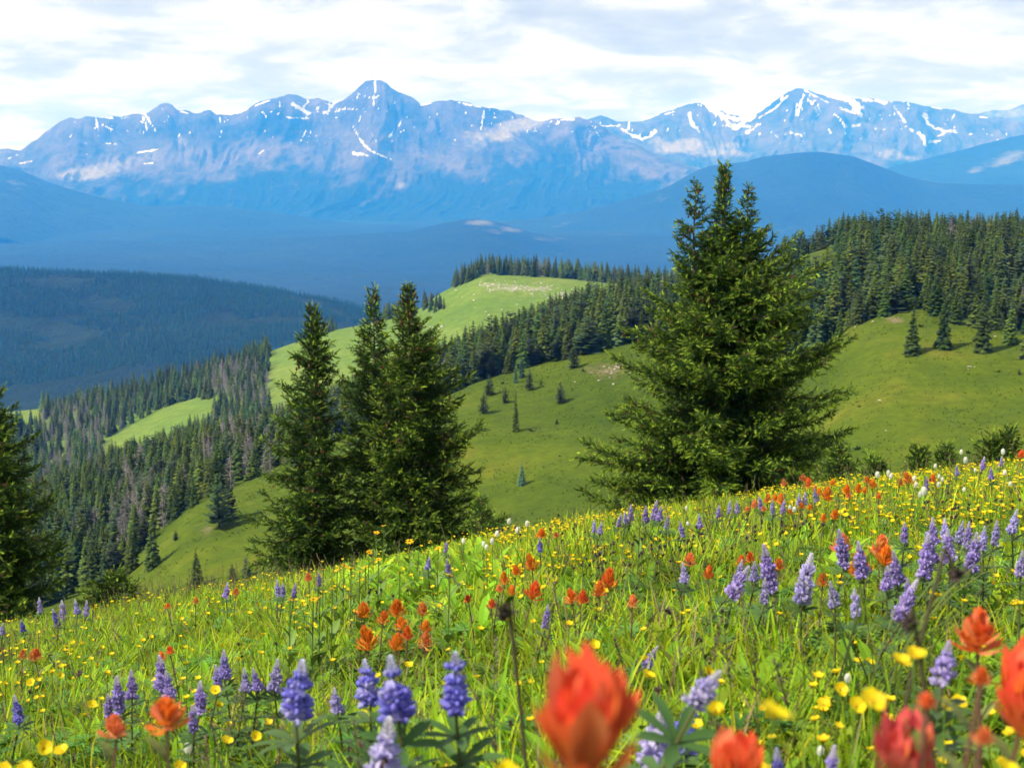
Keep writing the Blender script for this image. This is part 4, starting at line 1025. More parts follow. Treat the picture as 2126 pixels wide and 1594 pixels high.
def spike_layout(seed, whorls=8, per=6, top=.66):
    r = np.random.default_rng(seed); out = []; wj = r.normal(size=whorls)*.022; wk = r.uniform(.8, 1.12, whorls)
    for i in range(whorls):
        t = i/(whorls-1)
        for j in range(per):
            az = j*2*PI/per+i*.5+r.normal()*.18
            if r.random() < .14: continue
            out.append((.02+top*t+wj[i]+r.normal()*.012, az, r.normal()*.22+.2+.6*t**3, (1-.42*t**1.6)*wk[i]*r.uniform(.75, 1.12)))
    return out
def bud_tip(m, cls, seed, z0=.66, w=.085, fl=.5):
    r = np.random.default_rng(seed); c = np.array(LC[cls][2])*.75+np.array((.10, .12, .10))*.4
    for i in range(46):
        t = i/45; z = z0+(1-z0)*t; rad = w*(1-t)**.6*(.75+.5*math.sin(i*1.7)**2)+.010; az = i*2.4
        v, f, cc = blade(.10*(1-t*.55), .03, 2, -.3, .2, (rad*.6*math.cos(az), rad*.6*math.sin(az), z), az, 1.0, c*r.uniform(.7, 1.2), c*1.25)
        m.add(v, f, cc)
FLO = {}
SPK = {}
def palmate(L, n=7, col=DGREEN, seed=0):
    m = MB(); r = np.random.default_rng(seed)
    for i in range(n):
        a = (i-(n-1)/2)*2*PI/(n+1.2); m.add(*blade(L*(1-.05*abs(i-(n-1)/2)), L*.12, 4, .35, .35, (0, 0, 0), a, .35, col*r.uniform(.85, 1.15), col*1.3, .6))
    return m
PALM = [palmate(1, 7, DGREEN*1.15, k).mesh('leaf', M_leaf, True) for k in range(3)]
def lupine(u, v, s, cls='b', near=False, seed=None, fixY=None, nleaf=3, thin_=1., tiltx=0., buds=True, hmid=.29):
    seed = seed or int(u*5+v*3); r = random.Random(seed)
    p, y, size, g = place(u, v, s, .092, hmid, near, fixY); lean = r.uniform(-.02, .05)+tiltx*.2
    h = max(.06, p[2]-size*.5-g); root = setup('lupine', 'flower', p, g, lean, u, v, 'lupine', cls)
    m = MB(); pts = stem_pts(h, lean, seed); m.tube(pts, np.linspace(.0034, .0022, 6), PURP*.5+DGREEN*.6, 5)
    link('stem', m.mesh('stem', M_stem), root)
    a, b, c = LC[cls]; fs = .31*thin_
    if near:
        ax = MB(); ax.tube([(0, 0, 0), (0, 0, .5), (0, 0, .95)], [.035, .03, .01], PURP+.05, 6); bud_tip(ax, cls, seed, .70)
        sp = link('flower_spike', ax.mesh('flower_spike', M_petal), root, (lean, 0, h)); sp.scale = (size*1.22, size*1.22, size); sp.rotation_euler = (r.uniform(-.16, .16), tiltx or r.uniform(-.16, .2), 0)
        if cls not in FLO: FLO[cls] = floret(cls).mesh('floret', M_petal, True)
        if cls+'p' not in FLO:
            q = floret(cls); q.c = [np.array(c_)*.45+np.array((.62, .58, .74))*.5 for c_ in q.c]; FLO[cls+'p'] = q.mesh('floret', M_petal, True)
        for z, az, el, k in spike_layout(seed, 6, 6):
            o = link('floret', FLO[cls+('p' if r.random() < .28 else '')], sp); o.matrix_local = Matrix.Translation((.02*math.cos(az), .02*math.sin(az), z)) @ Matrix(rot_az_el(az, el).tolist()).to_4x4() @ Matrix.Scale(fs*k*1.05, 4)
    else:
        k = (cls, seed % 4, thin_)
        if k not in SPK:
            q = MB(); fv, ff, fc = floret(cls).data(); rr = np.random.default_rng(seed)
            q.tube([(0, 0, 0), (0, 0, .95)], [.03, .01], PURP+.05, 4)
            for z, az, el, kk in spike_layout(seed % 4+5, 9, 6):
                R = rot_az_el(az, el)*fs*kk*1.0; pale = .45*rr.random()**3; q.add(fv@R.T+[0, 0, z], ff, (fc*(1-pale)+np.array((.6, .55, .7))*pale)*rr.uniform(.7, 1.2))
            bud_tip(q, cls, 3, .72); SPK[k] = q.mesh('flower_spike', M_petal)
        sp = link('flower_spike', SPK[k], root, (lean, 0, h)); sp.scale = (size, size, size); sp.rotation_euler = (r.uniform(-.18, .18), tiltx or r.uniform(-.2, .26), r.random()*6 if not tiltx else 0)
    for i in range(nleaf):
        t = .35+.55*i/max(1, nleaf-1); q = [float(np.interp(t, np.linspace(0, 1, 6), pts[:, k])) for k in range(3)]
        o = link('leaf', PALM[i % 3], root, q); L = r.uniform(.035, .055)*(1.5 if near else 1); o.scale = (L, L, L); o.rotation_euler = (r.uniform(-.3, .3), r.uniform(-.5, .3), i*2.4+r.random())
    return root

YEL = np.array((.82, .62, .01)); YEL2 = np.array((.85, .50, .01))
def petal_mesh():
    m = MB(); m.add(*blade(1, .52, 3, -.35, .2, (.08, 0, 0), 0, .35, YEL*.92, YEL, .72)); return m
PETAL = petal_mesh().mesh('petal', M_petal, True)
def disc_mesh(c): 
    m = MB(); v, f = blob(.28, .28, .14, 8, 4, .08, 3); m.add(v, f, c); return m
DISC = disc_mesh((.55, .36, .01)).mesh('flower_centre', M_petal, True)
def cinquefoil(u, v, s, near=True, fixY=None, tilt=(0., 0.)):
    seed = int(u*3+v*7); r = random.Random(seed); p, y, size, g = place(u, v, s, .023, .22, near, fixY)
    h = max(.05, p[2]-g); lean = r.uniform(-.03, .03); root = setup('cinquefoil', 'flower', p, g, lean, u, v, 'cinquefoil', 'y')
    m = MB(); pts = stem_pts(h, lean, seed); m.tube(pts, .0011, GREEN, 4); lance_leaves(m, pts, 3, .03, .008, seed, top=.7); link('stem', m.mesh('stem', M_stem), root)
    hd = link('flower_centre', DISC, root, (lean, 0, h)); R = size*.5; hd.scale = (R, R, R); hd.rotation_euler = (r.uniform(.2, .9)+tilt[0], r.uniform(-.4, .4)+tilt[1], r.random())
    for i in range(5):
        o = link('petal', PETAL, hd); o.rotation_euler = (0, r.uniform(-.2, .15), i*2*PI/5+r.uniform(-.1, .1))
    return root

# --- the large soft ones closest to the lens
for a in [(1212, 1470, 235, 'R', .15, 1.2), (1527, 1575, 150, 'R', .1, 1.1), (1885, 1535, 150, 'p', .25, 1.1), (2128, 1425, 125, 'R', .2, 1.5), (2030, 1288, 92, 'r', .75, 1.15)]:
    paintbrush(a[0], a[1], a[2], a[3], True, a[4], a[5])
for a in [(2040, 1372, 44, 'r', .9), (1925, 1422, 40, 'R', .9), (2045, 1492, 46, 'c', .8), (237, 1489, 58, 'c', 1.6), (344, 1459, 82, 'o', 1.35)]:
    paintbrush(a[0], a[1], a[2], a[3], True, .9 if a[0] == 344 else .5, 1.0, fixY=a[4])
PBS = [(1106,1158,28,'o'),(1071,1176,20,'o'),(1048,1192,24,'o'),(1104,1216,36,'r'),(1037,1214,18,'c'),(1063,1217,18,'o'),(1020,1245,22,'r'),(1188,1226,26,'r'),(1207,1230,26,'r'),(1264,1192,42,'r'),(1245,1214,30,'r'),(1313,1238,22,'c'),(1432,1152,26,'c'),(1471,1180,26,'r'),(973,1235,11,'r'),
 (756,1258,34,'o'),(822,1252,36,'o'),(794,1272,24,'r'),(834,1284,28,'o'),(766,1312,44,'o'),(846,1305,26,'r'),(821,1322,34,'o'),(877,1255,28,'c'),(882,1292,28,'o'),(881,1316,28,'c'),(45,1350,18,'c'),(71,1350,30,'c'),(354,1342,20,'r'),(335,1354,14,'r'),(348,1252,9,'r'),(489,1222,15,'c'),(641,1192,16,'c'),(406,1241,11,'c'),
 (1748,1118,38,'c'),(1790,1160,46,'o'),(1826,1122,46,'c'),(1836,1142,40,'o'),(1540,1155,15,'r'),(1559,1147,17,'r'),(1619,1162,24,'r'),(1709,1191,20,'r'),
 (1629,998,14,'c'),(1667,988,15,'c'),(1681,998,18,'r'),(1715,1018,27,'o'),(1728,997,12,'o'),(1757,1010,20,'o'),(1764,1024,13,'r'),(1783,1009,20,'o'),(1801,992,17,'o'),(1812,999,20,'o'),(1825,1024,13,'r'),(1870,995,13,'r'),(1887,986,21,'r'),(1937,988,17,'r'),(2120,938,15,'r'),(1568,1041,20,'c'),(1551,1051,12,'c'),(1594,1030,18,'o'),(1608,1029,16,'o'),(1623,1030,19,'o'),(1587,1050,12,'c'),(1639,1054,11,'o'),(1664,1043,13,'o'),(1680,1046,13,'o'),(1732,1060,22,'o'),(1709,1068,12,'o'),(1124,1102,22,'o'),(1155,1105,13,'c'),(1690,1010,12,'c'),(1700,1016,13,'o'),(1795,1012,13,'o')]
for u, v, s, c in PBS:
    paintbrush(u, v, s*1.12, c, opn=random.Random(int(u)).choice([.3, .5, .9]), tall=random.Random(int(v+u)).uniform(1.0, 1.4))
LUN = [(945,1400,118,'b',0.),(826,1412,122,'b',0.),(768,1405,88,'b',0.),(792,1548,150,'w',0.),(612,1412,118,'b',0.),(1355,1525,120,'w',.15),(1404,1490,110,'b',.35),(1440,1400,88,'w',.6),(1957,1360,86,'v',0.)]
for u, v, s, c, t in LUN: lupine(u, v, s*1.12, c, True, nleaf=7, tiltx=t, fixY={1957: 1.7, 768: 2.2, 612: 1.9, 945: 1.75, 826: 1.7, 1440: 1.5}.get(u))
LU = [(245,1430,72,'v'),(272,1412,56,'v'),(225,1450,50,'v'),(338,1385,74,'v'),(352,1415,56,'v'),(415,1432,66,'v'),(400,1482,44,'v'),(465,1372,60,'v'),(453,1398,50,'v'),(510,1405,48,'w'),(535,1402,48,'v'),(568,1392,64,'w'),(38,1462,54,'b'),(700,1440,30,'w'),
 (83,1253,30,'w'),(130,1260,36,'w'),(118,1275,34,'b'),(160,1255,30,'w'),(178,1258,30,'w'),(48,1292,26,'b'),(4,1300,20,'w'),(468,1220,30,'v'),(577,1214,32,'w'),(588,1218,26,'v'),(610,1220,20,'v'),(663,1196,15,'v'),(1133,1270,42,'v'),(1342,1350,46,'v'),(1520,1195,70,'v'),
 (1310,1060,30,'v'),(1285,1074,24,'v'),(1341,1061,30,'v'),(1358,1054,36,'v'),(1370,1061,30,'v'),(1384,1077,20,'w'),(1234,1088,22,'w'),(1245,1092,20,'w'),(1418,1091,22,'v'),(1454,1077,15,'v'),(1514,1047,20,'w'),(1531,1047,24,'w'),(1491,1057,17,'v'),(1121,1125,12,'b'),(1423,1182,20,'w'),(925,1131,15,'v'),(888,1163,16,'v'),(932,1168,13,'v'),(1300,1068,22,'w'),
 (1695,1023,28,'w'),(1671,1029,20,'w'),(1659,1031,16,'w'),(1625,1047,18,'v'),(1605,1046,18,'w'),(1581,1039,18,'v'),(2040,958,26,'v'),(2059,978,18,'v'),(1989,972,16,'w'),(2079,953,16,'w'),(1924,998,12,'v'),
 (1879,1097,36,'v'),(2102,1074,46,'w'),(1939,1095,50,'v'),(1966,1094,46,'w'),(1992,1096,42,'w'),(2009,1102,48,'v'),(2042,1107,44,'w'),(2068,1097,46,'w'),(1921,1142,80,'v'),(1940,1128,60,'v'),(1975,1126,66,'v'),(2020,1134,74,'v'),(1867,1167,64,'v'),(1843,1190,34,'v'),(1755,1128,72,'v'),(1794,1150,70,'v'),(1603,1168,88,'v'),(1567,1178,34,'w'),(1666,1192,96,'w'),(1530,1180,50,'w'),(1868,1232,84,'v'),(1888,1218,50,'v'),(1735,1223,18,'w'),(1588,1218,26,'w'),(1780,1242,24,'w'),(1619,1588,32,'b'),(1721,1584,28,'v'),(2120,1160,20,'w')]
for u, v, s, c in LU:
    lupine(u, v, s*1.1, c, nleaf=4 if s > 28 else 2, tiltx=.45 if (u, v) in ((1868,1232),(1520,1195),(1342,1350)) else 0., hmid=.2 if u == 1342 else .29)
YN = [(1605,1452,76,0),(1812,1432,58,0),(1778,1448,40,0),(1900,1342,48,0),(1870,1355,44,0),(1710,1452,34,0),(1744,1420,34,0),(1962,1447,40,0),(1990,1447,38,0),(1052,1582,56,0),(2092,1576,60,0),(1470,1386,34,0),(1465,1430,30,0),(1233,1330,26,0),(1345,1392,34,0),(1486,1458,40,0),(1444,1494,34,0),(1538,1522,32,0),(1540,1398,24,0),(1452,1500,22,0),(1805,1368,26,0),
 (90,1540,38,0),(128,1548,34,0),(52,1582,40,0),(8,1586,36,0),(190,1456,24,0),(64,1410,20,0),(447,1425,24,0),(452,1456,22,0),(292,1496,20,0),(315,1486,20,0),(470,1530,30,0),(530,1520,26,0),(372,1582,30,0),(430,1502,20,0),(502,1497,18,0),(256,1538,18,0),(125,1397,16,0),(848,1374,22,0),(755,1476,26,0),(1135,1500,18,0),(1005,1565,22,0),(1053,1516,20,0)]
for u, v, s, _ in YN: cinquefoil(u, v, s*1.1, True, fixY=None if s > 38 else max(1.0, .026*FPX/s))

# golden daisies on leafy stems beside the left clump
def daisy_mesh(seed):
    m = MB(); r = np.random.default_rng(seed)
    for i in range(9): m.add(*blade(1, .17, 3, .2, .1, (.15, 0, 0), i*2*PI/9+r.normal()*.1, .15+r.normal()*.1, YEL2, YEL2*1.02, .6))
    v, f = blob(.3, .3, .2, 8, 4); m.add(v, f, (.35, .17, .01)); return m
DAISY = [daisy_mesh(k).mesh('flower_head', M_petal) for k in range(2)]
for u, v, s in [(797,1088,12),(781,1103,15),(850,1119,19),(766,1141,15),(786,1156,15),(714,1169,20),(729,1175,20),(671,1177,13),(910,1132,15),(934,1187,19),(759,1171,17),(650,1237,20),(664,1232,17),(602,1238,17),(700,1178,14),(690,1216,12),(747,1180,14),(1330,1064,9),(830,1180,14)]:
    r = random.Random(u*3+v); p, y, size, g = place(u, v, s, .032, .36, False); h = max(.1, p[2]-g)
    root = setup('golden_daisy', 'flower', p, g, .01, u, v, 'daisy', 'g'); m = MB(); pts = stem_pts(h, .01, u)
    m.tube(pts, .0022, GREEN, 5); lance_leaves(m, pts, 6, .11, .014, u, GREEN*1.15, top=.8); link('stem', m.mesh('stem', M_stem), root)
    o = link('flower_head', DAISY[u % 2], root, (.01, 0, h)); R = size*.55; o.scale = (R, R, R); o.rotation_euler = (r.uniform(0, .5), r.uniform(-.3, .4), r.random()*6)
# white bistort heads
BM = MB(); r_ = np.random.default_rng(4)
for i in range(90):
    t = (i+.5)/90; z = -1+2*t; rad = .62*math.sqrt(max(0, 1-z*z)); a = i*2.4
    BM.add(*blade(.28, .09, 2, .2, .2, (rad*math.cos(a), rad*math.sin(a), z), a, .5*z+.2, (.80, .79, .70), (.86, .86, .82)))
v_, f_ = blob(.62, .62, .98, 8, 6); BM.add(v_, f_, (.74, .73, .62)); BIST = BM.mesh('flower_head', M_petal)
for u, v, s in [(1057,1078,13),(1095,1083,13),(1075,1095,13),(1032,1103,13),(1022,1118,13),(1004,1124,12),(962,1118,12),(1010,1130,11),(1822,981,13),(1845,978,13),(1850,984,12),(1919,1013,17),(1911,1020,13),(1996,935,14),(2005,951,14),(1942,963,10),(2083,934,14),(2086,976,11),(1899,988,11),(1902,1001,12),(1950,984,10),(1949,1000,11),(1957,990,10),(2025,971,8),(2098,998,9),(2002,1010,9),(1649,1051,11),(1640,1047,10),(1428,1081,9),(1425,1050,9),(1760,1396,18),(390,1542,24),(1704,1545,16)]:
    r = random.Random(u+v); p, y, size, g = place(u, v, s, .024, .34 if v < 1150 else .2, False); size = min(size, .032); h = max(.1, p[2]-g)
    root = setup('bistort', 'flower', p, g, .0, u, v, 'bistort', 'w'); m = MB(); pts = stem_pts(h, 0, u); m.tube(pts, .0012, GREEN, 4); link('stem', m.mesh('stem', M_stem), root)
    o = link('flower_head', BIST, root, (0, 0, h)); R = size*.5; o.scale = (R, R, R); o.rotation_euler = (r.uniform(-.2, .2), r.uniform(-.2, .2), 0)
# withered dark seed heads
def seed_head(seed):
    m = MB(); r = np.random.default_rng(seed); c = np.array((.045, .032, .030))
    for i in range(26): m.add(*blade(r.uniform(.5, 1), .13, 3, r.uniform(-.3, .9), .3, (0, 0, r.uniform(-.1, .25)), r.random()*6.28, r.uniform(-.6, 1.2), c*r.uniform(.6, 1.6), c*1.6, .5))
    v, f = blob(.3, .3, .3, 6, 4, .15, seed); m.add(v, f, c); return m
SEED = [seed_head(k).mesh('seed_head', M_dead) for k in range(3)]
def seedy(u, v, s, near=False, fixY=None, hook=0.):
    r = random.Random(u*3+v); p, y, size, g = place(u, v, s, .03, .27, near, fixY); h = max(.08, p[2]-g+abs(hook)*.3)
    lean = r.uniform(-.04, .05)-hook; root = setup('withered_flower', 'dry plant', p, g, lean, u, v, 'withered', 'k'); m = MB(); pts = stem_pts(h, lean, u)
    pts = np.concatenate([pts, [pts[-1]+np.array([-hook*.12, 0, -abs(hook)*.3])]]) if hook else pts
    m.tube(pts, .0009 if not near else .0022, (.10, .12, .03) if not near else (.07, .06, .03), 4); lance_leaves(m, pts, 3, .05, .005, u, DGREEN*.6, top=.85); link('stem', m.mesh('stem', M_stem), root)
    o = link('seed_head', SEED[u % 3], root, tuple(pts[-1])); R = size*(.95 if near else .6); o.scale = (R, R, R*.9); o.rotation_euler = (r.uniform(-.3, .3), r.uniform(-.3, .6), r.random()*6)
seedy(1056, 1264, 46, True, 1.5, .05); seedy(1950, 1166, 40, True, 1.35, -.10); seedy(1885, 1262, 40, True, 1.3, .05); seedy(1388, 1262, 28, False)
rs = np.random.default_rng(8)
SD = [(165,1392,20),(62,1430,18),(495,1333,14),(573,1330,14),(1160,1068,10),(1322,1214,14),(1240,1248,12),(1238,1275,16),(1365,1420,20),(1060,1490,26),(1455,1320,18),(1500,1260,13),(1975,1180,12)]
for (a, b, ra, rb, n_) in [(1330,1130,110,35,34),(1240,1165,60,25,12),(1640,1085,70,18,16),(1990,1045,90,35,26),(1500,1110,80,25,12),(800,1225,60,20,6),(1090,1095,80,12,8)]:
    for _ in range(n_): SD.append((int(a+rs.normal()*ra*.6), int(b+rs.normal()*rb*.6), int(rs.integers(9, 15))))
for u, v, s in SD: seedy(u, v, s)

# names that single each flower out: zone, then order from the left inside the zone
ZONES = [((0, 1180, 260, 1320), 'below the left edge spruce'), ((260, 1180, 700, 1260), 'along the crest below the left spruce clump'), ((700, 1050, 960, 1200), 'at the foot of the left spruce clump'),
 ((960, 1050, 1200, 1140), 'on the crest in the gap between the big spruces'), ((1200, 1020, 1560, 1140), 'on the crest below the largest spruce'), ((1540, 960, 1770, 1080), 'on the crest right of the largest spruce'),
 ((1770, 900, 2130, 1060), 'on the crest at upper right'), ((980, 1140, 1340, 1290), 'in the middle of the meadow right of centre'), ((1340, 1130, 1720, 1260), 'in the mid-meadow left of the tall grass bunch'),
 ((1720, 1060, 1900, 1260), 'beside the tall grass bunch at right'), ((1900, 1060, 2130, 1200), 'in the violet lupine bank at right'), ((700, 1200, 980, 1345), 'in the orange paintbrush clump left of centre'),
 ((0, 1320, 300, 1600), 'in the lower left corner'), ((300, 1300, 700, 1600), 'in the lower left meadow among violet lupines'), ((700, 1345, 1060, 1600), 'in the bottom centre lupine group'),
 ((1060, 1290, 1320, 1600), 'around the biggest red paintbrush'), ((1320, 1290, 1700, 1600), 'right of the biggest red paintbrush'), ((1700, 1200, 2130, 1600), 'in the lower right corner')]
CN = {'o': 'orange', 'r': 'red', 'R': 'bright scarlet', 'c': 'coral', 'p': 'pinkish crimson', 'b': 'blue', 'v': 'violet', 'w': 'pale lilac', 'y': 'yellow', 'g': 'golden', 'k': 'dark', }
KN = {'paintbrush': 'paintbrush', 'lupine': 'lupine', 'cinquefoil': 'cinquefoil', 'daisy': 'daisy', 'bistort': 'bistort', 'withered': 'withered seed head'}
ORD = ['first', 'second', 'third', 'fourth', 'fifth', 'sixth', 'seventh', 'eighth', 'ninth', 'tenth', 'eleventh', 'twelfth', 'thirteenth', 'fourteenth', 'fifteenth', 'sixteenth', 'seventeenth', 'eighteenth', 'nineteenth', 'twentieth', 'twenty-first', 'twenty-second', 'twenty-third', 'twenty-fourth', 'twenty-fifth', 'twenty-sixth', 'twenty-seventh', 'twenty-eighth']
buckets = {}
for ob, kind, colr, u, v in ALL:
    z = next((n_ for b, n_ in ZONES if b[0] <= u < b[2] and b[1] <= v < b[3]), 'in the open meadow')
    buckets.setdefault((kind, 'white' if kind == 'bistort' else CN[colr], z), []).append((u, v, ob))
for (kind, cn, z), L_ in buckets.items():
    L_.sort(key=lambda q: (q[0], q[1])); base = f'{cn} {KN[kind]} {z}'
    for i, (u, v, ob) in enumerate(L_):
        if len(L_) == 1: ob['label'] = base
        elif kind == 'withered' and len(L_) > 8: ob['label'] = base
        elif i == len(L_)-1: ob['label'] = f'rightmost {base}'
        elif i == 0: ob['label'] = f'leftmost {base}'
        else: ob['label'] = f'{ORD[i]} {base}, from left'
        ob['group'] = {'paintbrush': 'paintbrush flowers', 'lupine': 'lupine flowers', 'cinquefoil': 'yellow cinquefoils close by', 'daisy': 'golden daisies', 'bistort': 'white bistort heads', 'withered': 'withered seed heads'}[kind]
        if kind == 'withered' and len(L_) > 8: ob['group'] = f'withered seed heads {z}'

# ------------------------------------------------------------------ small yellow flowers
def small_yellow(seed, n=5, h=.2):
    m = MB(); r = np.random.default_rng(seed); m.tube([(0, 0, -h), (.005, 0, -h*.4), (0, 0, 0)], .0009, GREEN, 3)
    tilt = rot_az_el(r.random()*6.28, r.uniform(0, .6))@np.eye(3)
    for i in range(n):
        v, f, c = blade(.0105, .0058, 2, -.4, .2, (.0008, 0, 0), i*2*PI/n, .4, YEL*.95, YEL, .7); m.add(v@tilt.T, f, c)
    v, f = blob(.0028, .0028, .002, 5, 3); m.add(v@tilt.T, f, (.5, .3, .01)); return m
SY = [small_yellow(k, 5, .16).mesh('cinquefoil', M_petal) for k in range(6)]
r = np.random.default_rng(21)
N0 = 17000; yy = .9+13*r.random(N0)**.62; xx = (r.random(N0)-.5)*2*(yy*.42+.4)
dens = .10+1.5*np.clip(fbm(xx*1.1, yy*.8, 3, 91)*1.6+.22, 0, 1); uu, vv, _ = to_px(np.stack([xx, yy, meadow_z(xx, yy)+.2], -1))
dens *= np.interp(uu, [0, 500, 1000, 1500, 2126], [.30, .34, .8, .95, 1.25])*np.interp(vv, [900, 1150, 1300, 1600], [.9, .85, .8, 1.0])
dens = np.where((uu < 1000) & (vv < 1330), dens*.35, dens)
k = r.random(N0) < dens*1.0; xx, yy = xx[k], yy[k]; hgt = r.uniform(.12, .24, len(xx)); P = np.stack([xx, yy, meadow_z(xx, yy)+hgt], -1); uu, vv, _ = to_px(P)
inv = (uu > 0) & (uu < 2126) & (vv < 1594) & (yy < 10); near_ = np.argsort(np.where(inv, yy, 99))[:255]
for i in near_:
    o = link('cinquefoil', SY[i % 6]); o.location = P[i]; s = r.uniform(.95, 1.35); o.scale = (s, s, s); o.rotation_euler.z = r.random()*6.28
    z = 'at left' if uu[i] < 700 else 'at centre' if uu[i] < 1400 else 'at right'
    q = 'low in the picture' if vv[i] > 1400 else 'midway down the meadow' if vv[i] > 1230 else 'further up the meadow'
    tag(o, f'small yellow cinquefoil in the grass, {z}, {q}', 'flower', f'small cinquefoils {z}, {q}')
rest = np.setdiff1d(np.arange(len(xx)), near_); rot = np.zeros((len(rest), 3)); rot[:, 2] = r.random(len(rest))*6.28; s = r.uniform(.95, 1.5, len(rest))
instancer('wildflowers', P[rest], rot, np.stack([s]*3, -1), rest % 6, SY, 'countless tiny yellow cinquefoils dotted through the meadow grass')

# ------------------------------------------------------------------ grass and herbs
def tuft(seed, n=14, hmin=.10, hmax=.24, w=.0025, spread=.05, col=(.26, .36, .012), straw=.17, bend=(.3, 1.3)):
    m = MB(); r = np.random.default_rng(seed); col = np.array(col)
    for i in range(n):
        a = r.random()*6.28; rad = spread*math.sqrt(r.random()); c = col*r.uniform(.65, 1.4)*np.array([r.uniform(.8, 1.3), 1, r.uniform(.6, 1.4)])
        if r.random() < straw: c = np.array((.26, .20, .09))*r.uniform(.7, 1.2)
        az = r.normal()*1.2 if r.random() < .6 else r.random()*6.28
        m.add(*blade(r.uniform(hmin, hmax), w*r.uniform(.7, 1.5), 4, r.uniform(*bend), .3, (rad*math.cos(a), rad*math.sin(a), -.01), az, r.uniform(1.2, 1.62), c*.75, c*1.25, .3))
    return m
def herb(seed, n=9, L=.08, w=.011, col=(.19, .30, .018), el=(.5, 1.3)):
    m = MB(); r = np.random.default_rng(seed); col = np.array(col)
    for i in range(n):
        m.add(*blade(L*r.uniform(.6, 1.2), w*r.uniform(.7, 1.2), 4, r.uniform(.3, 1.1), .3, (0, 0, r.uniform(0, L*.8)), i*2.4+r.random(), r.uniform(*el), col*r.uniform(.8, 1.25), col*1.35, .5))
    return m
def seeding_grass(seed, h=.27, col=(.17, .12, .075)):
    m = MB(); r = np.random.default_rng(seed); b = r.uniform(.02, .08)
    pts = [(b*t*t, 0, h*t) for t in np.linspace(0, 1, 5)]; m.tube(pts, .0008, (.12, .15, .04), 3)
    for i in range(22):
        t = .72+.28*i/22; m.add(*blade(.022*(1.3-t), .0028, 2, .2, .2, (b*t*t, 0, h*t), r.random()*6.28, r.uniform(.3, 1.1), np.array(col)*r.uniform(.7, 1.3), None, .5))
    return m
G = [tuft(i, 18, .12, .27) for i in range(4)]+[tuft(10, 12, .12, .28, .003, .04, (.20, .32, .014), .05, (.2, .9)), tuft(11, 14, .08, .17, .0026, .06, (.29, .34, .015), .2)]
G += [herb(20, 12, .09), herb(21, 12, .07, .014, (.20, .31, .02)), herb(22, 10, .13, .015, (.22, .36, .02), (.9, 1.4)), seeding_grass(30), seeding_grass(31, .22, (.13, .09, .07)), seeding_grass(32, .33, (.20, .17, .09))]
def pal_plant(seed):
    m = MB(); r = np.random.default_rng(seed)
    for i in range(6):
        a = i*2.4+r.random(); h = r.uniform(.05, .14); b = np.array([.03*math.cos(a), .03*math.sin(a), h]); m.tube([(0, 0, 0), b*.6+[0, 0, .01], b], .001, GREEN, 3)
        v, f, c = palmate(r.uniform(.03, .045), 7, DGREEN*2.2, i).data(); R = rot_az_el(a, r.uniform(-.3, .4)); m.add(v@R.T+b, f, c)
    return m
G += [pal_plant(40), pal_plant(41)]
gm = [g.mesh('grass_tuft', M_grass) for g in G]
r = np.random.default_rng(33)
def scatter(n, y0, y1, pw, wide=.42, extra=.6):
    y = y0+(y1-y0)*r.random(n)**pw; x = (r.random(n)-.5)*2*(y*wide+extra); return x, y
x1, y1 = scatter(46000, .7, 15, .62); x2, y2 = scatter(5000, 14, 30, .8, .5, 1)
x = np.concatenate([x1, x2]); y = np.concatenate([y1, y2]); n = len(x)
pat = fbm(x*.8, y*.6, 3, 55); u0, v0, _ = to_px(np.stack([x, y, meadow_z(x, y)+.15], -1))
kind = r.choice(6, n); q = r.random(n)
kind = np.where(q < .50, 6+r.integers(0, 2, n), kind)
brown = (np.clip(pat+.15, 0, 1)*.28)*np.where(u0 < 760, 1.3, .5); kind = np.where(r.random(n) < brown, 9+r.integers(0, 3, n), kind)
leafy = np.exp(-((u0-860)/130)**2-((v0-1190)/50)**2)*.5+np.exp(-((u0-1730)/60)**2-((v0-1150)/40)**2)*.3; kind = np.where(r.random(n) < leafy, 8, kind)
kind = np.where((r.random(n) < .10+.12*(pat < -.1)) & (y < 9), 12+r.integers(0, 2, n), kind)
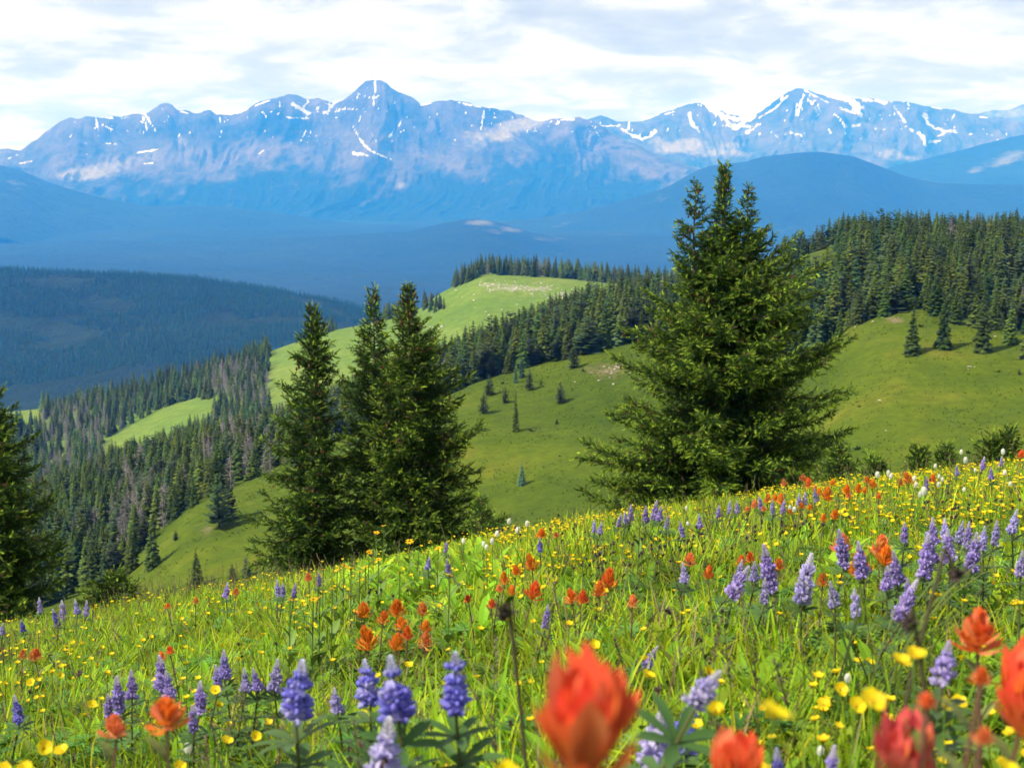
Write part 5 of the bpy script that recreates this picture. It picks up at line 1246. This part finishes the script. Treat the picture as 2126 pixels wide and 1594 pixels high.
rot = np.zeros((n, 3)); rot[:, 0] = r.normal(size=n)*.12; rot[:, 1] = r.normal(size=n)*.12+.05; rot[:, 2] = r.random(n)*6.28
s = r.uniform(.65, 1.15, n)*(1+.25*pat)*np.where(u0 < 900, .88, 1.)*np.where((kind == 6) | (kind == 7), 1.25, 1.)
instancer('grass', np.stack([x, y, meadow_z(x, y)-.005], -1), rot, np.stack([s]*3, -1), kind, gm, 'lush yellow green meadow grass, herbs and brown seeding stalks')
# tall arching stalks one can pick out
STK = []
for u, v, h in [(1243,1095,.42),(1262,1100,.36),(1810,1300,.55),(1822,1310,.6),(1838,1300,.5),(1800,1310,.5),(1795,1290,.45),(1850,1290,.5),(1336,1075,.36),(1378,1070,.33),(1470,1075,.36),(1535,1075,.34),(965,1130,.36),(560,1210,.3),(515,1240,.3),(1760,1290,.45),(1310,1110,.34)]:
    x_, y_, z_ = hit_meadow(u, v, .02) if v < 1150 else (None, 2.6 if v > 1250 else 4, None)
    if x_ is None: x_ = px(u, v, y_)[0]
    y_ = min(y_, 9.5); x_ = px(u, v, y_)[0]
    m = MB(); rr = np.random.default_rng(u)
    for k in range(5): m.add(*blade(h*rr.uniform(.6, 1.1), .003, 9, rr.uniform(.3, 2.0), .4, (rr.normal()*.01, rr.normal()*.01, 0), rr.uniform(-.9, .9)+(PI if rr.random() < .35 else 0), rr.uniform(1.35, 1.6), np.array((.06, .12, .02)), np.array((.16, .20, .05)), .3))
    o = link('grass_stalks', m.mesh('grass_stalks', M_grass)); o.location = (x_, y_, float(meadow_z(x_, y_))-.01)
    tag(o, 'tall arching grass blades rising above the meadow ' + ('in the dark bunch at right' if v > 1250 else 'on the crest against the spruces and slope'), 'grass', 'tall grass in the right bunch' if v > 1250 else 'tall grass blades on the crest'); STK.append((u, o))

for g_ in ('tall grass in the right bunch', 'tall grass blades on the crest'):
    for k, (_, o) in enumerate(sorted([q for q in STK if q[1]['group'] == g_], key=lambda q: q[0])):
        o['label'] = ORDN[k]+' from left of the tall arching grass '+('tufts in the dark bunch at right' if 'right' in g_ else 'tufts on the meadow crest')
